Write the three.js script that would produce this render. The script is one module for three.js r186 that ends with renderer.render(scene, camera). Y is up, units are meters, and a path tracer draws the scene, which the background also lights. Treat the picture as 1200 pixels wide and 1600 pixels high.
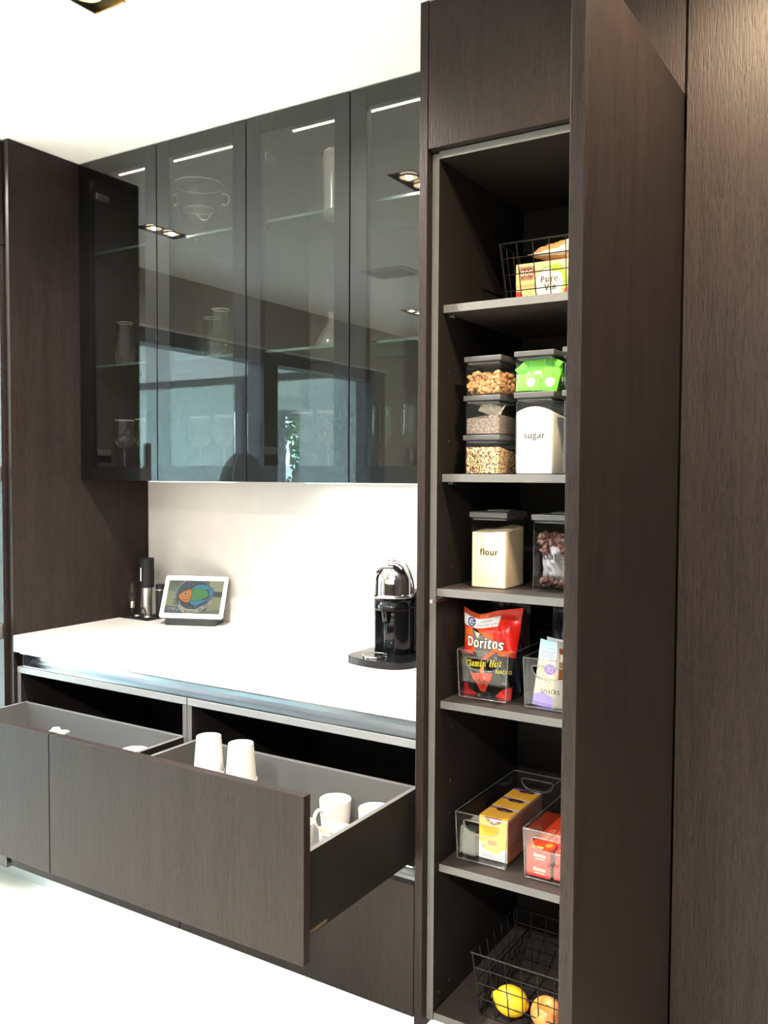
import * as THREE from 'three';
import { RoundedBoxGeometry } from 'three/addons/geometries/RoundedBoxGeometry.js';
import { mergeGeometries } from 'three/addons/utils/BufferGeometryUtils.js';
import { RectAreaLightUniformsLib } from 'three/addons/lights/RectAreaLightUniformsLib.js';

// ---------------------------------------------------------------- camera, sky, exposure
const scene = new THREE.Scene();
const R = Math.PI / 180;
const camera = new THREE.PerspectiveCamera(2 * Math.atan(800 / 1382.95) / R, 0.75, 0.05, 200);
{
  const yaw = 31.902 * R, pitch = 2.348 * R, roll = 0.299 * R;
  const F = new THREE.Vector3(-Math.sin(yaw) * Math.cos(pitch), -Math.sin(pitch), -Math.cos(yaw) * Math.cos(pitch));
  const Rt = new THREE.Vector3(Math.cos(yaw), 0, -Math.sin(yaw)), Up = Rt.clone().cross(F);
  const r2 = Rt.clone().multiplyScalar(Math.cos(roll)).addScaledVector(Up, Math.sin(roll));
  const u2 = Up.clone().multiplyScalar(Math.cos(roll)).addScaledVector(Rt, -Math.sin(roll));
  camera.position.set(1.0462, 1.4561, 2.452);
  camera.quaternion.setFromRotationMatrix(new THREE.Matrix4().makeBasis(r2, u2, F.clone().negate()));
}
const SKY = 25, SUN = 5, SPOT = 13, UNDER = 46, STRIP = 10, PLINTH = 45, EXPOSURE = 1.04;
scene.background = new THREE.Color(0.80, 0.92, 1.0);
scene.backgroundIntensity = SKY;
scene.environment = null;
{
  const sun = new THREE.DirectionalLight(new THREE.Color(1, 0.95, 0.86), SUN);
  sun.position.set(-6.0, 9.0, -1.6); sun.target.position.set(-1.6, 0, 2.4); sun.castShadow = true; sun.shadow.radius = 1;
  Object.assign(sun.shadow.camera, { left: -9, right: 9, top: 9, bottom: -9, near: 0.5, far: 40 }); sun.shadow.mapSize.set(2048, 2048);
  scene.add(sun, sun.target);
}
const renderer = new THREE.WebGLRenderer({ antialias: true });
renderer.toneMapping = THREE.LinearToneMapping;
renderer.toneMappingExposure = EXPOSURE;
renderer.shadowMap.enabled = true;
RectAreaLightUniformsLib.init();

// ---------------------------------------------------------------- helpers
let seed = 7;
const rnd = () => { seed = (seed * 1664525 + 1013904223) >>> 0; return seed / 4294967296; };
const rr = (a, b) => a + (b - a) * rnd();
const used = {};
function numbered(name) {
  const n = used[name] = (used[name] ?? -1) + 1;
  return n ? `${name}_${String(n).padStart(3, '0')}` : name;
}
function tag(o, label, category, group) {
  o.userData.label = label; o.userData.category = category;
  if (group) o.userData.group = group;
  return o;
}
function thing(name, label, category, pos = [0, 0, 0], turn = 0, group) {
  const o = new THREE.Group();
  o.name = numbered(name); o.position.set(...pos); o.rotation.y = turn;
  scene.add(o);
  return tag(o, label, category, group);
}
function struct(name, pos = [0, 0, 0]) {
  const o = new THREE.Group(); o.name = name; o.userData.kind = 'structure'; o.position.set(...pos);
  scene.add(o); return o;
}
function part(name, geo, mat, parent, pos, label) {
  const m = new THREE.Mesh(geo, mat);
  m.name = name; m.castShadow = m.receiveShadow = true;
  if (pos) m.position.set(...pos);
  if (label) m.userData.label = label;
  parent.add(m); return m;
}
function structMesh(name, geo, mat) {
  const m = part(name, geo, mat, scene); m.userData.kind = 'structure'; return m;
}
function copyOf(o, pos, turn, label) {
  const c = o.clone(); c.name = numbered(o.name.replace(/_\d{3}$/, '')); scene.add(c);
  c.position.set(...pos); if (turn !== undefined) c.rotation.y = turn;
  if (label) c.userData = { ...o.userData, label };
  return c;
}
// uv in metres from the position, by the facing of each vertex
function metreUV(g) {
  const p = g.attributes.position, n = g.attributes.normal, uv = new Float32Array(p.count * 2);
  for (let i = 0; i < p.count; i++) {
    const x = p.getX(i), y = p.getY(i), z = p.getZ(i), a = Math.abs(n.getX(i)), b = Math.abs(n.getY(i)), c = Math.abs(n.getZ(i));
    if (b > a && b > c) { uv[2 * i] = x; uv[2 * i + 1] = z; }
    else if (a > c) { uv[2 * i] = z; uv[2 * i + 1] = y; }
    else { uv[2 * i] = x; uv[2 * i + 1] = y; }
  }
  g.setAttribute('uv', new THREE.BufferAttribute(uv, 2));
  return g;
}
const bx = (x0, x1, y0, y1, z0, z1, r = 0.0012) => {
  const w = x1 - x0, h = y1 - y0, d = z1 - z0;
  return metreUV(new RoundedBoxGeometry(w, h, d, 2, Math.min(r, w / 2.1, h / 2.1, d / 2.1)).translate((x0 + x1) / 2, (y0 + y1) / 2, (z0 + z1) / 2));
};
const lathe = (pts, seg = 40, a = 0, b = Math.PI * 2) => new THREE.LatheGeometry(pts.map(([x, y]) => new THREE.Vector2(x, y)), seg, a, b);
const cyl = (r, h, seg = 24, r2 = r) => new THREE.CylinderGeometry(r2, r, h, seg);
const tube = (pts, r, seg = 24, rad = 6, closed = false) => new THREE.TubeGeometry(new THREE.CatmullRomCurve3(pts.map((p) => new THREE.Vector3(...p)), closed, 'centripetal'), seg, r, rad, closed);
const bar = (a, b, r, sides = 6) => {
  const A = new THREE.Vector3(...a), B = new THREE.Vector3(...b), d = B.clone().sub(A);
  return new THREE.CylinderGeometry(r, r, d.length(), sides).applyQuaternion(new THREE.Quaternion().setFromUnitVectors(new THREE.Vector3(0, 1, 0), d.clone().normalize())).translate(...A.add(B).multiplyScalar(0.5).toArray());
};
const smooth = (t) => t * t * (3 - 2 * t);
function hash(i, j) { let h = (i * 374761393 + j * 668265263) | 0; h = (h ^ (h >>> 13)) * 1274126177 | 0; return ((h ^ (h >>> 16)) >>> 0) / 4294967296; }
function noise(x, y) {
  const i = Math.floor(x), j = Math.floor(y), u = smooth(x - i), v = smooth(y - j);
  return (hash(i, j) * (1 - u) + hash(i + 1, j) * u) * (1 - v) + (hash(i, j + 1) * (1 - u) + hash(i + 1, j + 1) * u) * v;
}
const fbm = (x, y) => 0.5 * noise(x, y) + 0.3 * noise(2.1 * x + 9, 2.1 * y + 4) + 0.2 * noise(4.3 * x + 3, 4.3 * y + 8);
function dataTex(w, h, f, srgb = true, wrap = true) {
  const d = new Uint8Array(w * h * 4);
  for (let j = 0; j < h; j++) for (let i = 0; i < w; i++) {
    const c = f(i, j), k = 4 * (j * w + i);
    d[k] = c[0]; d[k + 1] = c[1]; d[k + 2] = c[2]; d[k + 3] = c[3] ?? 255;
  }
  const t = new THREE.DataTexture(d, w, h);
  t.magFilter = THREE.LinearFilter; t.minFilter = THREE.LinearMipmapLinearFilter;
  if (wrap) t.wrapS = t.wrapT = THREE.RepeatWrapping;
  if (srgb) t.colorSpace = THREE.SRGBColorSpace;
  t.needsUpdate = true; return t;
}
function canvasTex(w, h, draw) {
  const c = document.createElement('canvas'); c.width = w; c.height = h;
  const g = c.getContext('2d'); draw(g, w, h);
  const t = new THREE.CanvasTexture(c); t.colorSpace = THREE.SRGBColorSpace; return t;
}
const std = (color, roughness = 0.6, extra = {}) => new THREE.MeshStandardMaterial({ color: Array.isArray(color) ? new THREE.Color().setRGB(...color) : new THREE.Color(color), roughness, ...extra });
const phys = (o) => { if (Array.isArray(o.color)) o.color = new THREE.Color().setRGB(...o.color); return new THREE.MeshPhysicalMaterial(o); };

// ---------------------------------------------------------------- materials
// dark stained oak: vertical streaks and open pores. 0.5 m x 1 m of board
const WW = 512, WH = 1024, grainMap = new Float32Array(WW * WH), poreMap = new Float32Array(WW * WH);
for (let i = 0; i < WW; i++) {
  const col = (hash(i, 91) - 0.5) * 0.5 + (hash(i >> 2, 17) - 0.5) * 0.6;
  for (let j = 0; j < WH; j++) grainMap[j * WW + i] = 0.5 * col + (fbm(i / 20 + 1.2 * noise(j / 200, 3), j / 330) - 0.5) * 1.3 + (noise(i / 3, j / 90) - 0.5) * 0.5;
}
for (let k = 0; k < 14000; k++) {
  const x = Math.floor(rnd() * WW), y0 = Math.floor(rnd() * WH), len = 6 + rnd() * 34, s = 0.35 + 0.65 * rnd();
  for (let j = 0; j < len; j++) { const y = (y0 + j) % WH; poreMap[y * WW + x] = Math.max(poreMap[y * WW + x], s * Math.sin(Math.PI * (j + 0.5) / len)); }
}
const woodMaps = {
  map: dataTex(WW, WH, (i, j) => {
    const g = grainMap[j * WW + i], p = poreMap[j * WW + i], s = 1 + 0.22 * g - 0.42 * p;
    return [36 * s, 29 * s, 27.2 * s].map((v) => Math.max(0, Math.min(255, v)));
  }),
  bumpMap: dataTex(WW, WH, (i, j) => { const v = 170 + 40 * grainMap[j * WW + i] - 120 * poreMap[j * WW + i]; return [v, v, v].map((q) => Math.max(0, Math.min(255, q))); }, false),
};
for (const t of Object.values(woodMaps)) t.repeat.set(1 / 0.5, 1);
const wood = phys({ color: 0xffffff, roughness: 0.42, specularIntensity: 0.36, specularColor: new THREE.Color(1, 0.93, 0.90), ...woodMaps, bumpScale: 0.0005 });
const woodSheen = phys({ color: 0xffffff, roughness: 0.30, specularIntensity: 1, ...woodMaps, bumpScale: 0.0002 });
const woodIn = phys({ color: [0.012, 0.0105, 0.0095], roughness: 0.6, specularIntensity: 0.4 });   // laminate inside the cabinets
const edging = std([0.10, 0.098, 0.094], 0.5);
const shelfTop = phys({ color: [0.038, 0.031, 0.027], roughness: 0.5, specularIntensity: 0.5, bumpMap: woodMaps.bumpMap, bumpScale: 0.0002 });
const plaster = std([0.86, 0.86, 0.85], 0.9);
const darkPlaster = std([0.30, 0.28, 0.26], 0.9);
const speck = dataTex(256, 256, (i, j) => { const v = 238 + 10 * (fbm(i / 30, j / 30) - 0.5) + 6 * (hash(i, j) - 0.5); return [v, v - 1, v - 4]; });
speck.repeat.set(2, 2);
const quartz = phys({ color: [0.68, 0.66, 0.645], roughness: 0.13, map: speck });
const splashMat = std([0.78, 0.755, 0.735], 0.35, { map: speck });
const porcelain = std([0.92, 0.91, 0.81], 0.55, { map: speck });
const alu = std([0.72, 0.74, 0.77], 0.28, { metalness: 1 });
const chrome = std([0.82, 0.81, 0.80], 0.06, { metalness: 1 });
const steel = std([0.62, 0.60, 0.57], 0.28, { metalness: 1 });
const blackMetal = phys({ color: [0.005, 0.005, 0.005], roughness: 0.45, specularIntensity: 0.5 });
const blackGloss = phys({ color: [0.005, 0.005, 0.006], roughness: 0.12, specularIntensity: 0.7 });
const blackMatte = phys({ color: [0.007, 0.007, 0.0075], roughness: 0.5, specularIntensity: 0.5 });
const frameMat = phys({ color: [0.004, 0.004, 0.0045], roughness: 0.4, specularIntensity: 0.3 });
const greyDrawer = std([0.075, 0.075, 0.073], 0.5);
const darkDrawer = phys({ color: [0.010, 0.0095, 0.0085], roughness: 0.5, specularIntensity: 0.4 });
const cabinetIn = phys({ color: [0.034, 0.029, 0.026], roughness: 0.6, specularIntensity: 0.4 });
const sheet = (color, rough = 0.02, ior = 1.5) => phys({ color, transmission: 1, thickness: 0, roughness: rough, ior });
const doorGlass = sheet([0.80, 0.82, 0.81], 0, 1.54);
const shelfGlass = sheet([0.86, 0.93, 0.90], 0, 1.5);
const shelfEdge = phys({ color: [0.10, 0.15, 0.135], roughness: 0.15, transmission: 0.5, thickness: 0 });
const clear = sheet([0.97, 0.98, 0.98], 0.03, 1.45);
const clearRim = phys({ color: [0.72, 0.75, 0.76], transmission: 0.90, thickness: 0, roughness: 0.15, ior: 1.5 });
const crystal = sheet([0.97, 0.97, 0.96], 0, 1.4);
const crystalCut = phys({ color: [0.95, 0.95, 0.93], transmission: 0.975, thickness: 0, roughness: 0.05, ior: 1.55 });
const crystalEdge = phys({ color: [0.92, 0.90, 0.88], transmission: 0.72, thickness: 0, roughness: 0.25, ior: 1.5 });
const windowGlass = sheet([0.90, 0.965, 0.98], 0, 1.5);
const white = std([0.62, 0.60, 0.57], 0.35);
const paper = std([0.62, 0.60, 0.57], 0.7);
const lidGrey = std([0.050, 0.050, 0.050], 0.5);
const anodised = std([0.030, 0.032, 0.036], 0.4);
const sheer = phys({ color: [0.90, 0.92, 0.91], transmission: 0.6, thickness: 0, roughness: 1 });
const glow = (c, k) => new THREE.MeshStandardMaterial({ color: 0x111111, emissive: new THREE.Color().setRGB(...c), emissiveIntensity: k });

// ---------------------------------------------------------------- key dimensions (metres)
const X0 = -1.5675, XD = -0.7838, W = 0.3887, HC = 2.5565, YU = 1.4346, ZU = 0.3218, YC = 0.915, YCB = 0.8588, ZC = 0.6048;
const ZF = 0.6221, ZK = 0.598, ZR = 0.589, XH = 0.606, XI = 0.0402, XQ = 0.566, YT = 2.2165, WX = -2.573;
const S1 = 1.8626, S2 = 1.461, S3 = 1.1879, S4 = 0.9121, S5 = 0.510, S6 = 0.150, ZB = 0.10;

// ---------------------------------------------------------------- the setting
structMesh('floor', bx(-2.75, 3.4, -0.12, 0, -0.15, 5.7), porcelain);
{
  const s = new THREE.Shape([[-2.75, -0.15], [3.4, -0.15], [3.4, 5.7], [-2.75, 5.7]].map(([x, z]) => new THREE.Vector2(x, -z)));
  for (const [x, z] of downlights()) {
    const h = new THREE.Path([[x - 0.055, z - 0.125], [x - 0.055, z + 0.125], [x + 0.055, z + 0.125], [x + 0.055, z - 0.125]].map(([a, b]) => new THREE.Vector2(a, -b)));
    s.holes.push(h);
  }
  structMesh('ceiling', metreUV(new THREE.ExtrudeGeometry(s, { depth: 0.2, bevelEnabled: false }).rotateX(-Math.PI / 2).translate(0, HC, 0)), plaster);
}
function downlights() { const o = []; for (const z of [1.105, 3.4]) for (const x of [-1.957, -0.636, 0.715, 2.0]) o.push([x, z]); return o; }
structMesh('wall_back', bx(-2.75, 3.4, 0, HC, -0.15, -0.02), plaster);
structMesh('wall_right', bx(3.2, 3.4, 0, HC, -0.02, 5.5), wood);
{
  const w = struct('wall_left');
  part('wall_panel', bx(WX - 0.17, WX, 0, HC, -0.02, 0.86), darkPlaster, w);
  part('wall_panel', bx(WX - 0.17, WX, 2.245, HC, 0.86, 3.99), darkPlaster, w);
  part('wall_panel', bx(WX - 0.17, WX, 0, HC, 3.99, 5.5), darkPlaster, w);
  const win = struct('window_1');   // sliding doors to the porch
  part('frame_head', bx(WX - 0.12, WX + 0.012, 2.165, 2.245, 0.86, 3.99), anodised, win);
  part('frame_jamb', bx(WX - 0.12, WX + 0.012, 0, 2.165, 3.79, 3.99), anodised, win);
  part('frame_jamb', bx(WX - 0.12, WX + 0.012, 0, 2.165, 0.86, 0.96), anodised, win);
  part('mullion', bx(WX - 0.12, WX + 0.012, 0.03, 2.165, 2.545, 2.685), anodised, win);
  part('sill', bx(WX - 0.12, WX + 0.012, 0, 0.03, 0.96, 3.79), anodised, win);
  part('cover_strip', bx(WX - 0.001, WX + 0.018, 2.245, 2.258, 0.86, 3.99), std([0.5, 0.48, 0.46], 0.5), win);
  part('pane', bx(WX - 0.066, WX - 0.058, 0.03, 2.165, 0.96, 2.545), windowGlass, win);
  part('pane', bx(WX - 0.066, WX - 0.058, 0.03, 2.165, 2.685, 3.79), windowGlass, win);
}
{
  const w = struct('wall_front');
  part('wall_panel', bx(-2.75, 3.4, 1.1, HC, 5.5, 5.7), plaster, w);
  part('wainscot', bx(-2.75, 3.4, 0, 1.1, 5.49, 5.7), wood, w);
}
structMesh('trim_1', bx(WX, 0, 0, 0.125, 0.462, 0.480), alu);          // plinth under the drawers
{
  const t = thing('plinth_light', 'slim white light strip under the drawer fronts washing the floor', 'lamp', [X0 / 2, 0.1355, 0.535]);
  const w = -X0 - 0.06;
  part('housing', bx(-w / 2 - 0.005, w / 2 + 0.005, -0.008, -0.0005, -0.012, 0.012, 0.002), alu, t);
  part('diffuser', bx(-w / 2, w / 2, -0.011, -0.0075, -0.008, 0.008, 0.0015), glow([0.9, 0.96, 1], 4), t);
  const l = new THREE.RectAreaLight(new THREE.Color(0.92, 0.97, 1), PLINTH, w, 0.016);
  l.position.set(0, -0.0125, 0); l.rotation.x = -Math.PI / 2; t.add(l);
}
structMesh('trim_2', bx(0, XH + 0.6, 0, 0.118, 0.462, 0.480), alu);    // plinth under the larder

// ---------------------------------------------------------------- beyond the sliding doors: porch, garden and the other wing
{
  structMesh('ground', bx(-40, 40, -0.4, -0.13, -30, 40), std([0.24, 0.26, 0.16], 0.95));
  structMesh('floor_001', bx(-6.2, WX - 0.17, -0.13, -0.01, -2, 4.3), std([0.62, 0.60, 0.56], 0.7));
  structMesh('ceiling_001', bx(-6.2, WX - 0.17, 2.56, 2.7, 2.5, 4.3), std([0.80, 0.80, 0.84], 0.9));
  const g = thing('house_wing', 'glazed wing of the house with dark frames, mirrored in the wall cabinet doors', 'building', [0, 0, 4.36]);
  const head = 2.355;
  part('lintel', bx(-8.4, WX - 0.17, head, 2.75, 0, 0.2), std([0.66, 0.68, 0.70], 0.9), g);
  part('frame_head', bx(-8.4, WX - 0.17, head - 0.055, head, 0.02, 0.14), anodised, g);
  for (const x of [-6.4, -4.42]) part('mullion', bx(x, x + 0.08, 0, head - 0.055, 0.02, 0.10), anodised, g);
  for (const [a, b] of [[-8.4, -6.4], [-6.32, -4.42], [-4.34, WX - 0.17]]) part('pane', bx(a, b, 0, head - 0.055, 0.076, 0.084), windowGlass, g);
  part('side_wall', bx(WX - 0.17, WX - 0.02, 0, 2.75, 1.35, 6.2), plaster, g);
  part('roof', bx(-8.4, WX - 0.02, 2.75, 2.95, 0, 6.4), plaster, g);
  part('floor_slab', bx(-8.4, WX - 0.17, -0.12, 0, 0, 6.4), porcelain, g);
  part('far_frame_head', bx(-8.1, -8.0, 2.42, 2.52, 0.2, 6.2), anodised, g);
  part('far_lintel', bx(-8.1, -8.0, 2.52, 2.75, 0.2, 6.2), plaster, g);
  for (const z of [0.2, 1.9, 3.6, 5.09, 6.1]) part('far_mullion', bx(-8.1, -8.0, 0, 2.42, z, z + 0.22), anodised, g);
  part('end_wall', bx(-8.1, WX - 0.17, 2.3, 2.75, 6.2, 6.4), plaster, g);
  const curtain = (x0, x1, z, label) => {
    const n = Math.round((x1 - x0) / 0.02), s = [];
    const pg = new THREE.PlaneGeometry(x1 - x0, 2.28, n, 6), p = pg.attributes.position;
    for (let i = 0; i < p.count; i++) {
      const x = p.getX(i), y = p.getY(i), k = 0.25 + 0.75 * (1.14 - y) / 2.28;
      p.setZ(i, k * (0.06 * Math.sin(x * 37) + 0.045 * Math.sin(x * 61 + 1.3) + 0.03 * Math.sin(x * 17)));
    }
    pg.computeVertexNormals();
    const c = part('sheer_curtain', pg, sheer, scene, [(x0 + x1) / 2, 1.16, z]);
    c.name = numbered('sheer_curtain');
    tag(c, label, 'curtain');
  };
  curtain(-7.9, -4.70, 4.68, 'wide white sheer curtain behind the glazing, mirrored in the second and left cabinet doors');
  curtain(-3.88, -2.77, 4.68, 'narrow white sheer curtain next to the window jamb, mirrored in the third cabinet door');
  // a hedge tree in front of the far windows
  const tree = thing('garden_tree', 'leafy green garden tree beyond the far windows, mirrored in the third cabinet door', 'tree', [-11.4, 0, 14.82]);
  const leaf = [], q = new THREE.Quaternion(), e = new THREE.Euler(), m4 = new THREE.Matrix4();
  const lg = new THREE.CircleGeometry(0.075, 5).scale(0.55, 1, 1);
  for (let k = 0; k < 2600; k++) {
    const y = 0.4 + 3.8 * rnd(), rad = (0.52 + 0.14 * Math.sin(y * 3.1) + 0.12 * rnd()) * (1 - 0.08 * y), a = rnd() * 6.283, r = rad * Math.sqrt(rnd());
    q.setFromEuler(e.set(rr(-1.5, 1.5), rr(0, 6.28), rr(-1.5, 1.5)));
    leaf.push(lg.clone().applyMatrix4(m4.compose(new THREE.Vector3(r * Math.cos(a), y, r * Math.sin(a)), q, new THREE.Vector3(1, 1, 1))));
  }
  const fol = part('foliage', mergeGeometries(leaf), phys({ color: [0.10, 0.20, 0.06], transmission: 0.3, thickness: 0, roughness: 0.9, side: THREE.DoubleSide }), tree);
  fol.userData.kind = 'stuff';
  part('trunk', tube([[0, 0, 0], [0.05, 1, 0.03], [-0.03, 2.2, 0], [0.02, 3.4, 0.02]], 0.07, 20, 8), std([0.08, 0.06, 0.04], 0.9), tree);
  const hd = part('distant_hedge', metreUV(new THREE.BoxGeometry(1.4, 1.75, 16, 4, 12, 90)), std([0.10, 0.17, 0.12], 0.95), scene, [-22, 0.6, 18]);
  { const p = hd.geometry.attributes.position; for (let i = 0; i < p.count; i++) { const k = 0.5 * (fbm(p.getZ(i) * 1.5, p.getY(i) * 2 + p.getX(i)) - 0.5); p.setX(i, p.getX(i) + k); p.setY(i, p.getY(i) + 1.2 * k); } hd.geometry.computeVertexNormals(); }
  tag(hd, 'long blue-green hedge on the horizon beyond the far windows', 'hedge');
}

// ---------------------------------------------------------------- tall cabinet at the left end
{
  const t = thing('tall_cabinet', 'tall dark oak cabinet at the left end with its bare side panel facing the countertop', 'cabinet');
  part('side_panel', bx(X0 - 0.022, X0, 0.128, HC - 0.001, 0, 0.6015), wood, t);
  part('panel_edge', bx(X0 - 0.0215, X0 - 0.0005, 0.128, HC - 0.001, 0.6015, 0.603, 0.0005), woodSheen, t);
  part('carcass', bx(WX + 0.005, X0 - 0.024, 0.12, HC - 0.005, 0.0, 0.595), woodIn, t);
  part('upper_door', bx(WX + 0.006, X0 - 0.0265, 2.214, HC - 0.006, 0.598, 0.620), woodSheen, t);
  const d = part('lower_door', bx(WX + 0.006, X0 - 0.0265, 0.12, 2.210, 0.598, 0.620), woodSheen, t);
  for (const y of [1.456, 0.925]) part('handle_mount', bx(X0 - 0.062, X0 - 0.032, y - 0.024, y + 0.024, 0.619, 0.675, 0.003), steelDark(), d);
  part('handle_bar', bx(X0 - 0.064, X0 - 0.034, 0.80, 1.58, 0.675, 0.695, 0.004), steelDark(), d);
}
function steelDark() { return darkHandle ??= std([0.10, 0.085, 0.08], 0.4); }
var darkHandle;

// ---------------------------------------------------------------- wall cabinets with glass doors
function wallCabinet(x0, label) {
  const x1 = x0 + 2 * W;
  const t = thing('wall_cabinet', label, 'cabinet', [x0, YU, 0]);
  const h = HC - 0.004 - YU, w = x1 - x0, zf = 0.290;
  part('side', bx(0.001, 0.018, 0, h, 0.018, zf), cabinetIn, t); part('side', bx(w - 0.018, w - 0.001, 0, h, 0.018, zf), cabinetIn, t);
  part('bottom', bx(0.018, w - 0.018, 0, 0.018, 0.02, zf), cabinetIn, t); part('top', bx(0.018, w - 0.018, h - 0.03, h, 0.02, zf), cabinetIn, t);
  part('back', bx(0.002, w - 0.002, 0.0005, h - 0.0005, 0.001, 0.0195), cabinetIn, t);
  for (const y of [2.240, 1.838]) {
    const s = part('glass_shelf', bx(0.020, w - 0.020, y - YU, y - YU + 0.008, 0.024, 0.280, 0.0005), shelfGlass, t);
    part('polished_edge', bx(0.020, w - 0.020, y - YU, y - YU + 0.008, 0.2803, 0.2812, 0.0003), shelfEdge, s);
    part('polished_edge', bx(0.020, w - 0.020, y - YU, y - YU + 0.008, 0.0226, 0.0236, 0.0003), shelfEdge, s);
    for (const [x, z] of [[0.024, 0.25], [0.024, 0.06], [w - 0.024, 0.25], [w - 0.024, 0.06]]) part('shelf_pin', cyl(0.004, 0.012, 10).rotateZ(Math.PI / 2).translate(x, y - YU - 0.004, z), chrome, t);
  }
  for (let k = 0; k < 2; k++) {
    const a = k * W + 0.0022, b = (k + 1) * W - 0.0022, f = 0.054;
    const d = new THREE.Group(); d.name = 'door'; t.add(d);
    part('glass_pane', bx(a, b, 0, h, 0.3178, 0.3218, 0.0006), doorGlass, d);
    part('frame_stile', bx(a, a + f, 0, h, 0.296, 0.3195, 0.0008), frameMat, d); part('frame_stile', bx(b - f, b, 0, h, 0.296, 0.3195, 0.0008), frameMat, d);
    part('frame_rail', bx(a + f, b - f, 0, 0.050, 0.296, 0.3195, 0.0008), frameMat, d); part('frame_rail', bx(a + f, b - f, h - f, h, 0.296, 0.3195, 0.0008), frameMat, d);
    for (const y of [h - 0.10, 0.10]) part('hinge', bx(k ? w - 0.040 : 0.018, k ? w - 0.018 : 0.040, y - 0.012, y + 0.012, 0.215, 0.275, 0.004), steel, d);
  }
  part('led_strip', bx(0.12, w - 0.06, h - 0.0345, h - 0.0302, 0.235, 0.243, 0.0015), glow([1, 0.90, 0.80], 5), t);
  const l = new THREE.RectAreaLight(new THREE.Color(1, 0.86, 0.72), STRIP * 1.75, w - 0.18, 0.008);
  l.position.set(0.03 + w / 2, h - 0.0355, 0.239); l.rotation.x = -Math.PI / 2; t.add(l);
  return t;
}
wallCabinet(X0, 'left dark wall cabinet with the two glass doors next to the tall side panel');
wallCabinet(X0 + 2 * W, 'right dark wall cabinet with the two glass doors next to the open larder');

// lights under the wall cabinets, washing the backsplash
for (const [x, w, label, k] of [[-0.42, 0.56, 'slim white light bar under the right wall cabinet above the coffee machine', 1], [-1.22, 0.40, 'slim white light bar under the left wall cabinet above the smart display', 0.08]]) {
  const t = thing('under_cabinet_light', label, 'lamp', [x, YU, 0.12]);
  part('housing', bx(-w / 2 - 0.01, w / 2 + 0.01, -0.0035, -0.0003, -0.016, 0.016, 0.001), alu, t);
  part('diffuser', bx(-w / 2, w / 2, -0.0048, -0.0033, -0.011, 0.011, 0.0006), glow([1, 0.95, 0.88], 4), t);
  const l = new THREE.RectAreaLight(new THREE.Color(1, k === 1 ? 0.97 : 0.93, k === 1 ? 0.93 : 0.87), UNDER * k, w, 0.022);
  l.position.set(0, -0.0055, 0); l.rotation.x = -Math.PI / 2; t.add(l);
}

// ---------------------------------------------------------------- backsplash and worktop
tag(part('backsplash', bx(X0, -0.001, YC, YU - 0.001, -0.019, 0, 0.0005), splashMat, scene), 'plain white backsplash slab between countertop and wall cabinets', 'backsplash');
tag(part('countertop', bx(X0, -0.001, YCB, YC, 0, ZC, 0.003), quartz, scene), 'glossy white quartz countertop above the open drawers', 'countertop');

// ---------------------------------------------------------------- base cabinets: handle channels, drawers
function channelGeo(y0, y1, x0, x1) {
  const pts = [[0.600, y1], [0.556, y1], [0.550, y1 - 0.012], [0.552, y0 + 0.018], [0.562, y0 + 0.006], [0.586, y0], [0.590, y0 + 0.001], [0.590, y0 + 0.003], [0.587, y0 + 0.003], [0.564, y0 + 0.009], [0.5555, y0 + 0.019], [0.5535, y1 - 0.012], [0.5575, y1 - 0.003], [0.600, y1 - 0.003]];
  const g = new THREE.ExtrudeGeometry(new THREE.Shape(pts.map(([z, y]) => new THREE.Vector2(-z, y))), { depth: x1 - x0, bevelEnabled: false }).rotateY(Math.PI / 2).translate(x0, 0, 0);
  return g;
}
function channel(y0, y1, x0, x1, label) {
  const g = channelGeo(y0, y1, x0, x1);
  const t = thing('handle_channel', label, 'handle');
  part('profile', g, alu, t);
  part('end_cap', bx(x0, x0 + 0.002, y0, y1, 0.556, 0.590, 0.0004), anodised, t);
  return t;
}
channel(0.810, YCB - 0.0005, X0 + 0.03, -0.002, 'brushed aluminium finger-pull channel directly under the white countertop');
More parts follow.
